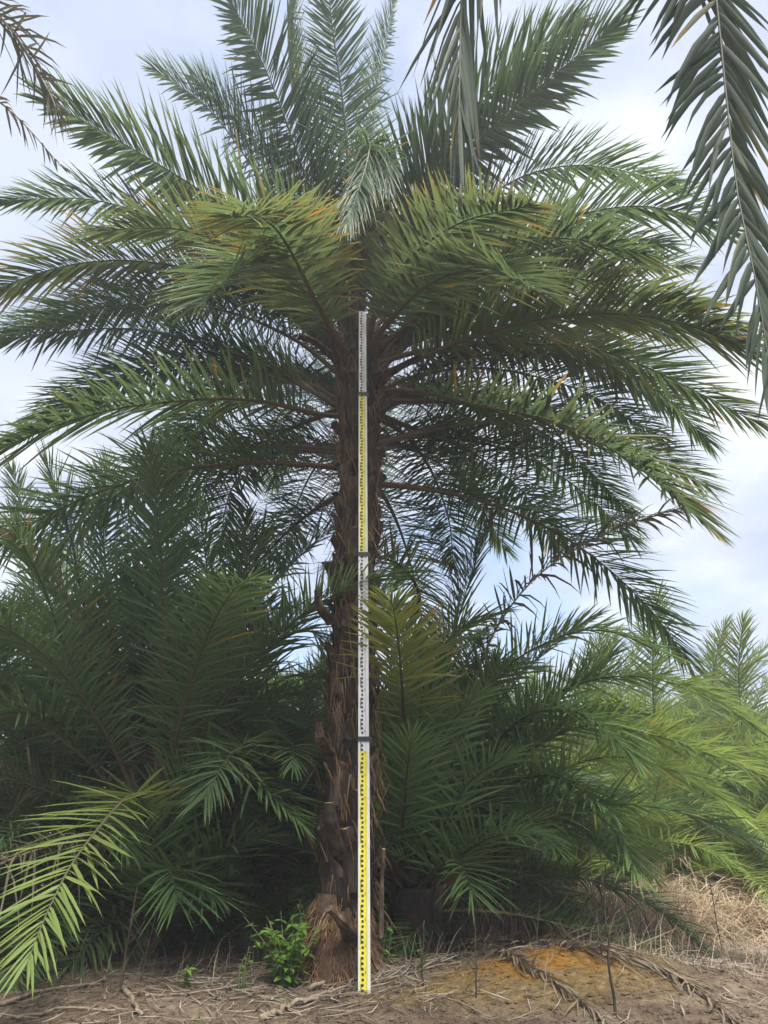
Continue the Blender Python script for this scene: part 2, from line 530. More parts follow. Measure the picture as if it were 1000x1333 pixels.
def frond(P, seed=0, llen=0.44, wid=0.026, space=0.030, pet=0.2, plume=1.0, droop=0.16, yel=0.0, rw=1.0, spines=True,
          az=None, nseg=30, alpha=1.0, keep=0.96, twist=0.0, wob=0.0, flat=0.0):
    """Returns (rachis MB, leaflet vertices (n,13,3), leaflet tints (n,13,3)) for a pinnate frond along the points P."""
    g = np.random.default_rng(seed)
    C, L = catmull(P, nseg)
    T = np.gradient(C, axis=0)
    T /= np.linalg.norm(T, axis=1)[:, None]
    if az is None:
        O = C[-1] - C[0]
    else:
        O = np.array((math.cos(az), math.sin(az), 0))
    O = np.array((O[0], O[1], 0.0))
    if np.linalg.norm(O) < 1e-3:
        O = np.array((0, -1.0, 0))
    O /= np.linalg.norm(O)
    B0 = np.cross(O, (0, 0, 1.0))
    Bv = B0[None, :] - (T @ B0)[:, None] * T
    Bv /= np.linalg.norm(Bv, axis=1)[:, None]
    Nv = np.cross(Bv, T)
    if twist:
        ang = twist * np.linspace(0, 1, nseg)[:, None]
        Bv, Nv = Bv * np.cos(ang) + Nv * np.sin(ang), Nv * np.cos(ang) - Bv * np.sin(ang)
    S = np.linspace(0, 1, nseg)
    # rachis: a flattened tapering stalk that widens into its base
    mb = MB()
    hw = np.interp(S, [0, 0.05, 0.18, 0.5, 1], [0.042, 0.028, 0.016, 0.0085, 0.002]) * rw
    V, F, TT = [], [], []
    r = g.random()
    for i in range(nseg):
        for j in range(6):
            a = 2 * math.pi * j / 6
            V.append(C[i] + Bv[i] * math.cos(a) * hw[i] + Nv[i] * math.sin(a) * hw[i] * (0.45 if S[i] < 0.1 else 0.7))
            TT.append((r, S[i], 0))
    for i in range(nseg - 1):
        for j in range(6):
            F.append((i * 6 + j, i * 6 + (j + 1) % 6, (i + 1) * 6 + (j + 1) % 6, (i + 1) * 6 + j))
    F.append((5, 4, 3, 2, 1, 0))
    mb.add(V, F, TT)

    def at(A, s):
        return np.stack([np.interp(s, S, A[:, j]) for j in range(3)], 1)

    if spines:
        ns = int(pet * L / 0.012)
        for i in range(ns):
            s = pet * (0.25 + 0.8 * (i + g.random()) / ns)
            sd_ = 1 if i % 2 else -1
            c, tt, bb, nn = (at(A, [s])[0] for A in (C, T, Bv, Nv))
            d = tt * 0.35 + bb * sd_ * (0.8 + 0.3 * g.random()) + nn * (g.random() - 0.35)
            d /= np.linalg.norm(d)
            ln = 0.07 + 0.15 * (s / pet) * g.random()
            side = np.cross(d, nn)
            side /= np.linalg.norm(side) + 1e-9
            w = 0.0032
            q = [c + side * w, c - side * w, c + nn * w * 1.3, c + d * ln]
            mb.add(q, [(0, 1, 3), (1, 2, 3), (2, 0, 3)], (r, 0.30, 0))
    # leaflets
    n = max(8, int((1 - pet) * L / space))
    idx = np.arange(n * 2)
    side = np.where(idx % 2 == 0, 1.0, -1.0)
    u = ((idx // 2) + 0.5 * (idx % 2) + g.uniform(-0.35, 0.35, n * 2)) / n
    u = np.clip(u, 0, 1)
    if keep < 1:
        sel = g.random(n * 2) < keep
        idx, side, u = idx[sel], side[sel], u[sel]
    m = len(u)
    s = pet + (1 - pet) * u
    c, tt, bb, nn = at(C, s), at(T, s), at(Bv, s), at(Nv, s)
    ln = llen * np.interp(u, [0, 0.12, 0.35, 0.7, 0.9, 1], [0.45, 0.82, 1.0, 0.84, 0.60, 0.42]) * g.uniform(0.82, 1.1, m) * np.where(g.random(m) < 0.03, 0.55, 1.0)
    al = np.radians(np.interp(u, [0, 0.3, 0.6, 0.88, 1], [72, 58, 48, 34, 12])) * alpha + g.normal(0, 0.095 + wob * 0.25, m)
    rank = np.array((38.0, 12.0, -12.0, 24.0))[(idx // 2) % 4]
    v = np.radians(rank * plume * np.interp(u, [0, 0.7, 1], [1, 0.8, 0.4]) + 10 - 20 * flat) + g.normal(0, 0.13 + wob * 0.4, m)
    d = tt * np.cos(al)[:, None] + bb * (np.sin(al) * np.cos(v) * side)[:, None] + nn * (np.sin(al) * np.sin(v))[:, None]
    d /= np.linalg.norm(d, axis=1)[:, None]
    w = tt - (np.sum(tt * d, 1))[:, None] * d
    w /= np.linalg.norm(w, axis=1)[:, None] + 1e-9
    nrm = np.cross(d, w)
    sg = np.sign(np.sum(nrm * nn, 1))
    sg[sg == 0] = 1
    nrm *= sg[:, None]
    ra = np.radians(g.normal(28, 16, m))
    w, nrm = w * np.cos(ra)[:, None] + nrm * np.sin(ra)[:, None], nrm * np.cos(ra)[:, None] - w * np.sin(ra)[:, None]
    hwid = wid * 0.5 * g.uniform(0.8, 1.15, m) * np.interp(u, [0, 0.1, 0.8, 1], [0.55, 1, 0.85, 0.6])
    dr = droop * g.uniform(0.4, 1.7, m) + wob * 0.3 * g.random(m)
    out = np.zeros((m, 13, 3))
    kin = g.normal(0, 0.018 + wob * 0.10, (m, 3))
    for k, ta in enumerate(TAU):
        cen = c + d * (ln * ta)[:, None] + kin * (ln * ta * ta)[:, None]
        cen[:, 2] -= ln * dr * ta * ta * (1 - 0.5 * np.abs(d[:, 2]))
        if k < 4:
            h = hwid * WF[k]
            out[:, 3 * k] = cen - w * h[:, None] + nrm * (h * 0.35)[:, None]
            out[:, 3 * k + 1] = cen - nrm * (h * 0.15)[:, None]
            out[:, 3 * k + 2] = cen + w * h[:, None] + nrm * (h * 0.35)[:, None]
        else:
            out[:, 12] = cen
    tint = np.zeros((m, 13, 3))
    tint[:, :, 0] = g.random(m)[:, None]
    tint[:, :, 1] = np.repeat(TAU, [3, 3, 3, 3, 1])[None, :]
    tint[:, :, 2] = np.clip(yel * g.uniform(0.5, 1.3, m) * np.interp(u, [0, 0.3, 1], [0.6, 1, 1.0]) + np.where(g.random(m) < 0.035, g.uniform(0.4, 1.0, m), 0), 0, 1)[:, None]
    return mb, out, tint


def leaflets_mesh(V, T, mat):
    m = len(V)
    F = [tuple(i + 13 * k for i in f) for k in range(m) for f in LF]
    return mesh_from('leaflets', V.reshape(-1, 3), F, mat, T.reshape(-1, 3))


def add_frond(palm, P, mat=None, rmat=None, color=(1, 1, 1), single=False, label=None, base=None, **kw):
    """A frond as part of a palm, built where it grows; its leaflets are its sub-parts."""
    base = np.array(palm.location) if base is None else base
    P = np.asarray(P, float) - base
    mat = mat or LEAF
    mb, V, T = frond(P, **kw)
    fr = link('frond', mb.mesh('frond', rmat or RACHIS), palm)
    if label:
        fr['label'] = label
    if single:
        for k in range(len(V)):
            o = link('leaflet', mesh_from('leaflet', V[k], LF, mat, T[k]), fr)
            o.color = (*color, 1)
    else:
        o = link('leaflets', leaflets_mesh(V, T, mat), fr, kind='stuff')
        o.color = (*color, 1)
    return fr


def path3(path, L, Yb, near=True, bend=1.25, Yt=None):
    """Pixel path (base first) to a 3-D curve of about length L: finds how far the tip stands."""
    path = np.asarray(path, float)
    seg = np.concatenate(([0], np.cumsum(np.linalg.norm(np.diff(path, axis=0), axis=1))))
    s = seg / seg[-1]

    def curve(yt):
        return np.array([pix(x, y, Yb + (yt - Yb) * (si ** bend)) for (x, y), si in zip(path, s)])

    if Yt is not None:
        return curve(Yt)
    best = None
    cands = np.arange(Yb - 2.6, Yb + 0.12, 0.05) if near else np.arange(Yb - 0.1, Yb + 2.8, 0.05)
    for yt in cands:
        if yt < 1.0:
            continue
        P = curve(yt)
        l = np.linalg.norm(np.diff(P, axis=0), axis=1).sum()
        e = abs(l - L)
        if best is None or e < best[0]:
            best = (e, P, yt, l)
    return best[1]


# frond shapes that palms share: outward along +X from the origin
VAR = {}


def variant(kind, elev, k, mat, rmat, L=2.5, **kw):
    key = (kind, elev, k)
    if key not in VAR:
        g = np.random.default_rng(1000 + 17 * k + elev)
        e = R(elev)
        bend = R({80: 42, 62: 66, 45: 74, 26: 68, 8: 55, -14: 40}[elev]) * g.uniform(0.8, 1.2)
        p = np.zeros(3)
        pts = [p.copy()]
        n = 8
        sw = g.uniform(-0.10, 0.10)
        for i in range(n):
            a = e - bend * ((i + 0.5) / n) ** 1.3
            p = p + np.array((math.cos(a), sw * (i / n), math.sin(a))) * (L / n)
            pts.append(p.copy())
        mb, V, T = frond(pts, seed=k * 31 + elev + 50, az=0.0, **kw)
        VAR[key] = (mb.mesh('frond', rmat), leaflets_mesh(V, T, mat))
    return VAR[key]


ELS = (80, 62, 45, 26, 8)
ELOW = (80, 62, 45, 26, 8, -14)


def put_frond(palm, kind, elev, k, az, loc=(0, 0, 0), s=1.0, tilt=0.0, color=(1, 1, 1), mat=None, rmat=None, roll=0.0, **kw):
    rm, lm = variant(kind, elev, k, mat or LEAF, rmat or RACHIS, **kw)
    fr = link('frond', rm, palm, loc, (roll, tilt, az), (s, s, s))
    o = link('leaflets', lm, fr, kind='stuff')
    o.color = (*color, 1)
    return fr


BOOTS = []


def boot_meshes():
    for k in range(5):
        g = np.random.default_rng(70 + k)
        # a leaf base: broad shield clasping the trunk, rising outwards to a frayed cut end. +X outwards, z up
        V, F, M = [], [], []
        rows = 5
        for i in range(rows):
            t = i / (rows - 1)
            w = 0.075 * (1 - 0.50 * t) * g.uniform(0.9, 1.1)
            o = -0.012 + 0.060 * t ** 1.4 + g.uniform(-0.004, 0.004)
            z = -0.075 + 0.165 * t
            th = 0.030 - 0.010 * t
            jag = g.uniform(-0.02, 0.02, 4) if i == rows - 1 else np.zeros(4)
            V += [(o - 0.012, -w, z + jag[0]), (o + th * 0.75, -w * 0.55, z + jag[1]), (o + th, w * 0.1, z + jag[2] * 1.3), (o + th * 0.7, w * 0.6, z + jag[3]),
                  (o - 0.012, w, z + jag[0]), (o - 0.014, 0, z + jag[2] - (0.012 if i == rows - 1 else 0))]
        for i in range(rows - 1):
            for j in range(6):
                F.append((i * 6 + j, i * 6 + (j + 1) % 6, (i + 1) * 6 + (j + 1) % 6, (i + 1) * 6 + j))
                M.append(0)
        b = (rows - 1) * 6
        F.append((b, b + 1, b + 2, b + 3, b + 4, b + 5))
        M.append(1 if k in (1, 3) else 0)
        BOOTS.append(mesh_from('leaf_base', V, F, None, None, [BOOT, CUT], M, False))


boot_meshes()


def trunk_mesh(h, r0, r1, lean=(0, 0), seed=0, z0=-0.12, segs=26, rings=46):
    g = np.random.default_rng(seed)
    V, F = [], []
    for i in range(rings):
        t = i / (rings - 1)
        z = z0 + (h - z0) * t
        for j in range(segs):
            a = 2 * math.pi * j / segs
            r = r0 + (r1 - r0) * t
            r *= 1 + 0.10 * mnoise.noise(Vector((math.cos(a) * 1.6, math.sin(a) * 1.6, z * 4 + seed))) + 0.07 * mnoise.noise(Vector((math.cos(a) * 4, math.sin(a) * 4, z * 14 + seed)))
            r *= 1 + 0.15 * max(0, 1 - (z - z0) / 0.35)
            V.append((math.cos(a) * r + lean[0] * t, math.sin(a) * r + lean[1] * t, z))
    for i in range(rings - 1):
        for j in range(segs):
            F.append((i * segs + j, i * segs + (j + 1) % segs, (i + 1) * segs + (j + 1) % segs, (i + 1) * segs + j))
    F.append(tuple((rings - 1) * segs + j for j in range(segs)))
    return mesh_from('trunk', V, F, BARK)


def add_boots(palm, h, r0, r1, lean=(0, 0), z0=0.1, dz=0.023, seed=0, s0=1.0, grow=0.0, xs=(0.7, 1.5)):
    g = np.random.default_rng(seed)
    n = int((h - z0) / dz)
    for i in range(n):
        t = (z0 + i * dz) / h
        a = i * R(137.5) + g.uniform(-0.12, 0.12)
        r = r0 + (r1 - r0) * t
        s = s0 * g.uniform(0.75, 1.2) * (1 + grow * t)
        o = link('leaf_base', BOOTS[g.integers(0, 5)], palm,
                 (math.cos(a) * r + lean[0] * t, math.sin(a) * r + lean[1] * t, z0 + i * dz),
                 (g.uniform(-0.12, 0.12), g.uniform(-0.15, 0.12), a), (s * g.uniform(*xs), s, s * g.uniform(0.8, 1.35)))
        k = g.uniform(0.35, 1.45)
        o.color = (k, k * g.uniform(0.88, 1.0), k * g.uniform(0.8, 1.0), 1)


# ------------------------------------------------------------------ the tall palm in the middle
PX, PY = -0.185, 4.13
pz = ground_z(PX, PY, False)
main = thing('date_palm', (PX, PY, pz), 'tall date palm with rough dark trunk standing right behind the striped measuring staff', 'palm tree')
MB0 = np.array((PX, PY, pz))
TOPZ = 3.52
link('trunk', trunk_mesh(TOPZ, 0.112, 0.092, lean=(0.045, 0.0), seed=3, segs=34, rings=90), main)
add_boots(main, TOPZ, 0.102, 0.082, lean=(0.045, 0.0), z0=0.22, dz=0.0205, seed=5, s0=0.95, grow=0.2, xs=(0.35, 1.35))
# hanging husk fibre between the leaf bases
mb = MB()
for i in range(1500):
    z = rng.uniform(0.3, 3.35)
    a = rng.uniform(0, 2 * math.pi)
    r = 0.118 + rng.uniform(0, 0.025)
    p = np.array((math.cos(a) * r + 0.045 * z / TOPZ, math.sin(a) * r, z))
    ln = rng.uniform(0.06, 0.22)
    d = np.array((math.cos(a) * 0.25 + rng.normal(0, 0.18), math.sin(a) * 0.25 + rng.normal(0, 0.18), -1 if rng.random() < 0.6 else 0.9))
    s = np.array((-math.sin(a), math.cos(a), 0)) * rng.uniform(0.0012, 0.004)
    mb.add([p - s, p + s, p + d * ln * 0.5 + s * 0.8 + np.array((0, 0, 0.01)), p + d * ln], [(0, 1, 2), (0, 2, 3)], (rng.random(), 0, 0))
link('husk_fibres', mb.mesh('husk_fibres', FIBRE), main, kind='stuff')
# the swollen root mass at the foot
mb = MB()
V, F = [], []
for i in range(12):
    t = i / 11
    z = -0.08 + 0.40 * t
    for j in range(28):
        a = 2 * math.pi * j / 28
        r = 0.205 - 0.085 * t ** 0.8 + 0.03 * mnoise.noise(Vector((math.cos(a) * 2.5, math.sin(a) * 2.5, z * 9)))
        V.append((math.cos(a) * r - 0.02, math.sin(a) * r, z))
for i in range(11):
    for j in range(28):
        F.append((i * 28 + j, i * 28 + (j + 1) % 28, (i + 1) * 28 + (j + 1) % 28, (i + 1) * 28 + j))
link('root_mass', mesh_from('root_mass', V, F, SOILROOT), main)
mb = MB()
for i in range(1900):
    z = rng.uniform(-0.02, 0.30) ** 1.0
    a = rng.uniform(0, 2 * math.pi)
    t = (z + 0.08) / 0.40
    r = 0.202 - 0.085 * t ** 0.8
    p = np.array((math.cos(a) * r - 0.02, math.sin(a) * r, z))
    ln = rng.uniform(0.02, 0.085)
    d = np.array((math.cos(a) * rng.uniform(0.2, 0.7), math.sin(a) * rng.uniform(0.2, 0.7), -1.0))
    d += rng.normal(0, 0.28, 3)
    s = np.array((-math.sin(a), math.cos(a), 0)) * rng.uniform(0.002, 0.0042)
    o = np.array((math.cos(a), math.sin(a), 0)) * 0.004
    q = p + d * ln
    mb.add([p - s, p + s, p + o * 1.2, q], [(0, 1, 3), (1, 2, 3), (2, 0, 3)], (rng.random(), 0, 0))
link('root_fibres', mb.mesh('root_fibres', ROOT, False), main, kind='stuff')
# the long split leaf stubs low on the trunk
def stub(palm, P, w, name='leaf_stub', col=(1, 1, 1), mat=None, cut=True):
    P = np.asarray(P, float) - np.array(palm.location)
    m_ = MB()
    C, L = catmull(P, 7)
    m_.tube(C, np.linspace(w, w * 0.62, 7) * (1 + 0.1 * rng.normal(0, 1, 7)), 7, m=0, flat=0.5)
    m_.M[-1] = 1 if cut else 0
    o = link(name, m_.mesh(name, [mat or BOOT, CUT], False), palm)
    o.color = (*col, 1)
    return o


stub(main, [pix(462, 1232, 4.0), pix(450, 1205, 3.90), pix(428, 1182, 3.84)], 0.052, col=(2.2, 1.9, 1.7), cut=False)
stub(main, [pix(496, 1220, 4.05), pix(497, 1150, 4.02), pix(500, 1105, 4.0)], 0.030, col=(1.6, 1.5, 1.4))
stub(main, [pix(428, 980, 4.02), pix(418, 965, 3.92), pix(414, 940, 3.9)], 0.040, col=(1.3, 1.15, 1.0))
stub(main, [pix(432, 810, 4.05), pix(416, 790, 3.98), pix(413, 768, 3.97)], 0.042, col=(1.2, 1.05, 0.9))
stub(main, [pix(440, 1110, 4.0), pix(430, 1070, 3.92), pix(428, 1045, 3.90)], 0.046, col=(0.9, 0.85, 0.8))
stub(main, [pix(482, 735, 4.08), pix(492, 700, 4.05), pix(497, 680, 4.05)], 0.040, col=(1.2, 1.05, 0.9))
stub(main, [pix(440, 470, 4.1), pix(410, 445, 4.05), pix(388, 437, 4.0)], 0.040, col=(1.5, 1.2, 1.1))
stub(main, [pix(490, 500, 4.1), pix(520, 478, 4.05), pix(550, 464, 4.0)], 0.045, col=(0.9, 0.75, 0.7))

C0 = (462, 452)
MF = [
    # path of pixels, length, near, options
    ([(455, 452), (425, 345), (320, 285), (200, 210), (60, 130)], 2.75, True, dict(llen=0.52, alpha=1.12, Yt=3.55)),
    ([(458, 448), (440, 340), (403, 245), (350, 100), (290, -20)], 2.75, True, dict(llen=0.52, alpha=1.15, Yt=3.45)),
    ([(462, 440), (458, 300), (448, 150), (432, 30), (425, -50)], 2.6, True, dict(llen=0.42, col=(1.1, 1.15, 1.2))),
    ([(468, 440), (476, 300), (488, 150), (502, 60), (514, 0)], 2.5, False, dict(llen=0.34, col=(1.1, 1.15, 1.2))),
    ([(474, 448), (520, 300), (590, 215), (690, 125), (805, 28)], 2.85, True, dict(llen=0.54, alpha=1.08)),
    ([(472, 448), (510, 310), (560, 215), (640, 115), (745, 30)], 2.75, True, dict(llen=0.52, alpha=1.08, yel=0.15)),
    ([(474, 455), (560, 370), (690, 300), (830, 268), (955, 300)], 2.7, True, dict(llen=0.42)),
    ([(474, 470), (600, 372), (705, 357), (805, 375), (960, 425)], 2.7, True, dict(Yt=3.1, llen=0.42, yel=0.42)),
    ([(474, 490), (520, 478), (625, 435), (750, 410), (875, 418), (1010, 470)], 2.75, True, dict(Yt=3.0, llen=0.42, yel=0.45)),
    ([(474, 480), (560, 455), (700, 448), (810, 465), (990, 552)], 2.7, False, dict(llen=0.40, yel=0.3)),
    ([(474, 470), (600, 430), (730, 445), (850, 505), (922, 575)], 2.7, False, dict(llen=0.38, yel=0.1)),
    ([(474, 515), (530, 508), (625, 528), (725, 550), (815, 597), (915, 680)], 2.6, True, dict(llen=0.40, yel=0.3)),
    ([(474, 520), (530, 522), (625, 530), (725, 575), (822, 668)], 2.6, False, dict(llen=0.38)),
    ([(452, 540), (420, 540), (320, 520), (200, 525), (100, 545), (-20, 592)], 2.65, True, dict(Yt=2.9, llen=0.44, col=(1.0, 1.05, 0.95), yel=0.15)),
    ([(452, 530), (430, 525), (350, 475), (200, 432), (100, 430), (-20, 445)], 2.7, False, dict(llen=0.42)),
    ([(452, 500), (425, 430), (350, 375), (200, 342), (90, 345), (-30, 385)], 2.75, True, dict(llen=0.46, yel=0.60)),
    ([(452, 470), (420, 370), (310, 320), (180, 275), (100, 258), (0, 262)], 2.9, False, dict(llen=0.40, col=(1.1, 1.15, 1.2))),
    ([(455, 480), (438, 450), (405, 395), (370, 350), (325, 342), (258, 398)], 2.5, True, dict(Yt=2.6, llen=0.42, yel=0.25)),
    ([(472, 470), (492, 400), (535, 335), (600, 290), (688, 268)], 2.4, True, dict(Yt=2.6, llen=0.40, yel=0.5)),
    ([(464, 460), (466, 330), (474, 225), (482, 190), (474, 225), (452, 290)], 2.6, True, dict(llen=0.28, droop=0.9, alpha=0.45, col=(0.55, 0.62, 0.66), wid_=0.013, Yt=2.9)),  # tint darkened because the sun makes this frond too pale
    ([(470, 450), (478, 300), (492, 215), (500, 200), (505, 235)], 2.4, True, dict(llen=0.28, droop=0.9, alpha=0.45, col=(0.55, 0.62, 0.66), wid_=0.013, Yt=3.2)),  # same darkened tint against the sun
    # lower and rear ones
    ([(455, 520), (400, 500), (330, 505), (260, 555), (215, 640)], 2.5, False, dict(llen=0.40)),
    ([(455, 530), (410, 545), (350, 575), (300, 640), (285, 720)], 2.3, False, dict(llen=0.38)),
    ([(474, 530), (530, 555), (600, 580), (680, 640), (730, 720)], 2.4, False, dict(llen=0.40)),
    ([(474, 540), (520, 560), (560, 610), (585, 680), (590, 740)], 2.1, False, dict(llen=0.38)),
    ([(455, 450), (400, 330), (330, 220), (270, 140), (200, 90)], 2.7, False, dict(llen=0.46)),
    ([(460, 445), (430, 300), (390, 160), (375, 60), (380, -20)], 2.8, False, dict(llen=0.46)),
    ([(474, 450), (560, 330), (660, 240), (760, 215), (880, 240)], 2.8, False, dict(llen=0.42)),
    ([(455, 500), (380, 440), (270, 400), (130, 400), (10, 430)], 2.7, False, dict(llen=0.42)),
    ([(474, 500), (560, 430), (680, 390), (800, 350), (900, 345)], 2.8, False, dict(llen=0.42, yel=0.3)),
    ([(452, 490), (400, 420), (320, 385), (200, 380), (60, 415)], 2.7, False, dict(llen=0.42)),
    ([(455, 480), (410, 410), (330, 340), (240, 300), (130, 300)], 2.6, True, dict(llen=0.42, yel=0.4, Yt=3.3)),
    ([(474, 490), (540, 440), (640, 405), (760, 395), (880, 440)], 2.6, False, dict(llen=0.42, yel=0.2)),
    ([(474, 460), (540, 380), (630, 320), (730, 310), (840, 330)], 2.6, True, dict(llen=0.42, yel=0.25, Yt=3.0)),
    ([(470, 455), (515, 350), (565, 270), (630, 190), (700, 120)], 2.6, False, dict(llen=0.46)),
    ([(456, 455), (425, 350), (370, 240), (310, 160), (250, 100)], 2.7, True, dict(llen=0.48)),
    ([(474, 520), (540, 490), (640, 480), (760, 510), (860, 570)], 2.5, False, dict(llen=0.40)),
    ([(452, 530), (400, 500), (300, 480), (180, 490), (60, 540)], 2.6, False, dict(llen=0.42)),
    ([(455, 470), (415, 400), (380, 330), (350, 290), (300, 280)], 2.2, True, dict(llen=0.40, yel=0.6)),
    ([(470, 470), (505, 420), (560, 370), (630, 350), (700, 380)], 2.3, True, dict(llen=0.40, yel=0.3)),
]
for i, (path, L, near, o) in enumerate(MF):
    o = dict(o)
    col = o.pop('col', (1, 1, 1))
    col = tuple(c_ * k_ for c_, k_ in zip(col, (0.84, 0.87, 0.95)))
    mt = {'grey': LEAF_GREY, None: LEAF}[o.pop('mat', None)]
    yt = o.pop('Yt', None)
    o['llen'] *= 1.16
    wid_ = o.pop('wid_', 0.0200)
    if i in (11, 13, 15, 17, 18, 30, 33, 39, 40):  # front fronds tinted darker to offset the sun on them
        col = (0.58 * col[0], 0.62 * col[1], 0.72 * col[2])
    P = path3(path, L, PY, near, Yt=yt)
    lab = {15: 'frond with orange yellow scorched leaflet tips', 18: 'frond with yellow drooping end', 19: 'short young frond drooping from the heart of the crown'}.get(i)
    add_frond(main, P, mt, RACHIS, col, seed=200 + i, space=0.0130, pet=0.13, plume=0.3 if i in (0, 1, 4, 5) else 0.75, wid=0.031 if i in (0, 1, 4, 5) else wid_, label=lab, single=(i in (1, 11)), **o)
g = np.random.default_rng(8)
for i in range(22):
    az = R(4 + 172 * (i + 0.5) / 22 + g.uniform(-6, 6))
    el = ELS[[1, 3, 2, 4, 3, 2][i % 6]]
    put_frond(main, 'tall', el, i % 2, az, (0.04 + math.cos(az) * 0.08, math.sin(az) * 0.08, 3.45 - 0.012 * (80 - el) + g.uniform(-0.1, 0.1)), g.uniform(0.95, 1.12),
              g.uniform(-0.1, 0.1), L=2.55, llen=0.48, wid=0.0195, space=0.0140, pet=0.13)

# ------------------------------------------------------------------ measuring staff in front of the trunk
SX0 = pix(474, 1298, 3.80)
SXT = pix(473, 405, 3.84)
st = thing('measuring_staff', tuple(SX0), 'upright telescopic measuring staff with yellow and white metre sections and black marks', 'measuring staff')
st.rotation_euler = (-math.atan2(SXT[1] - SX0[1], SXT[2] - SX0[2]), math.atan2(SXT[0] - SX0[0], SXT[2] - SX0[2]), R(6))
WS = [0.052, 0.050, 0.0475, 0.044]
DS = [0.030, 0.025, 0.020, 0.016]
CUTZ = [0.0, 1.055, 2.0, 3.0, 3.60]
for k in range(4):
    z0, z1, w, d = CUTZ[k], CUTZ[k + 1], WS[k], DS[k]
    yc = 0.004 * k
    b = MB()
    # hollow-profile body: two side flanges standing proud of the face
    b.box((0, yc, (z0 + z1) / 2), (w, d, z1 - z0))
    fy = yc - d / 2
    for sx in (-1, 1):
        b.box((sx * (w / 2 - 0.0025), fy - 0.0015, (z0 + z1) / 2), (0.005, 0.003, z1 - z0 - 0.002))
    sec = link('staff_section', b.mesh('staff_section', WHITE, False), st)
    if k in (0, 2):
        b = MB()
        top = 1.0 if k == 0 else z1 - 0.004
        b.box((-0.0015, fy - 0.0008, (z0 + 0.008 + top) / 2), (w - 0.016, 0.0016, top - z0 - 0.008))
        link('yellow_face', b.mesh('yellow_face', YELLOW, False), sec)
    b = MB()
    xs = -w * 0.16
    my = fy - 0.0022
    q = 0.010
    j = int(z0 * 10)
    while j * 0.1 < z1 - 0.02:
        zz = j * 0.1
        for t0 in (0.0, 0.02, 0.04, 0.06, 0.08):
            za, zb = zz + t0, zz + t0 + q
            if za < z0 + 0.006 or zb > z1 - 0.006:
                continue
            e = t0 < 0.05
            b.box((xs + (-0.001 if e else 0.0015), my, (za + zb) / 2), (0.0125 if e else 0.010, 0.001, zb - za))
            if t0 in (0.0, 0.02):
                b.box((xs - 0.0058, my, (za + zb) / 2 + q), (0.003, 0.001, q))
        j += 1
    link('scale_marks', b.mesh('scale_marks', BLACK, False), sec, kind='stuff')
    b = MB()
    b.box((w * 0.20, my, (z0 + z1) / 2), (0.0012, 0.0008, z1 - z0 - 0.02))
    zz = z0 + 0.02
    while zz < z1 - 0.02:
        b.box((w * 0.155, my, zz), (0.0035, 0.0008, 0.0012))
        zz += 0.01
    link('tick_marks', b.mesh('tick_marks', GREY, False), sec, kind='stuff')
    b = MB()
    j = int(z0 * 10) + 1
    while j * 0.1 < z1 - 0.03:
        b.box((w * 0.10, my, j * 0.1 - 0.008), (0.0035, 0.0008, 0.011))
        j += 1
    link('decimetre_marks', b.mesh('decimetre_marks', REDINK, False), sec, kind='stuff')
for k in range(1, 4):
    w, d = WS[k - 1] + 0.010, DS[k - 1] + 0.012
    b = MB()
    b.box((0, 0.004 * (k - 1), CUTZ[k]), (w, d, 0.022))
    b.box((w / 2 + 0.004, 0.004 * (k - 1) + 0.004, CUTZ[k] - 0.004), (0.010, 0.014, 0.030))
    link('collar', b.mesh('collar', BLACK, False), st)
b = MB()
b.box((0, 0, -0.004), (0.054, 0.032, 0.016))
link('foot_cap', b.mesh('foot_cap', GREY, False), st)

# ------------------------------------------------------------------ neighbouring palms
PALMS = 'date palms of the nursery plantation'


def low_palm(x, y, th, nf, label, scale=1.0, seed=0, kind='low', mat=None, rmat=None, color=(1, 1, 1), azr=None, els=None, skip=None, tr=0.15, boots=True, L=2.5, **kw):
    g = np.random.default_rng(seed)
    z = ground_z(x, y, False)
    p = thing('date_palm', (x, y, z), label, 'palm tree', PALMS)
    link('trunk', trunk_mesh(max(th, 0.25), tr, tr * 0.8, seed=seed, segs=16, rings=24), p)
    if boots:
        add_boots(p, max(th, 0.3), tr, tr * 0.85, z0=0.05, dz=0.045, seed=seed, s0=1.1)
    for i in range(nf):
        t = (i + 0.5) / nf
        az = i * R(137.5) + g.uniform(-0.25, 0.25)
        if azr:
            az = R(azr[0]) + (az % (2 * math.pi)) / (2 * math.pi) * R(azr[1] - azr[0])
        e = 84 - (80 if boots is False else 100) * t ** 0.9 + g.uniform(-7, 7)
        el = min(els or ELOW, key=lambda q: abs(q - e))
        c = g.uniform(0.75, 1.2)
        front = math.sin(az) < -0.3
        if skip and el <= skip[2] and skip[0] < math.degrees(math.atan2(math.sin(az), math.cos(az))) < skip[1]:
            continue
        dead = el <= 26 and g.random() < 0.16
        put_frond(p, 'dry' if dead else kind, el, int(g.integers(0, 2)), az, (math.cos(az) * tr * 0.5, math.sin(az) * tr * 0.5, max(th, 0.2) - 0.12 * t), scale * g.uniform(0.82, 1.1) * (0.8 if front and el <= 45 and y < 6.0 else 1.0),
                  R(-(e - el)) * 0.7, (color[0] * c, color[1] * c * g.uniform(0.93, 1.04), color[2] * c), LEAF_DRY if dead else mat, RACHIS_DRY if dead else rmat, g.uniform(-0.15, 0.15), L=L,
                  **({**kw, 'wob': 0.4, 'droop': 0.6, 'keep': 0.6} if dead else kw))
    return p


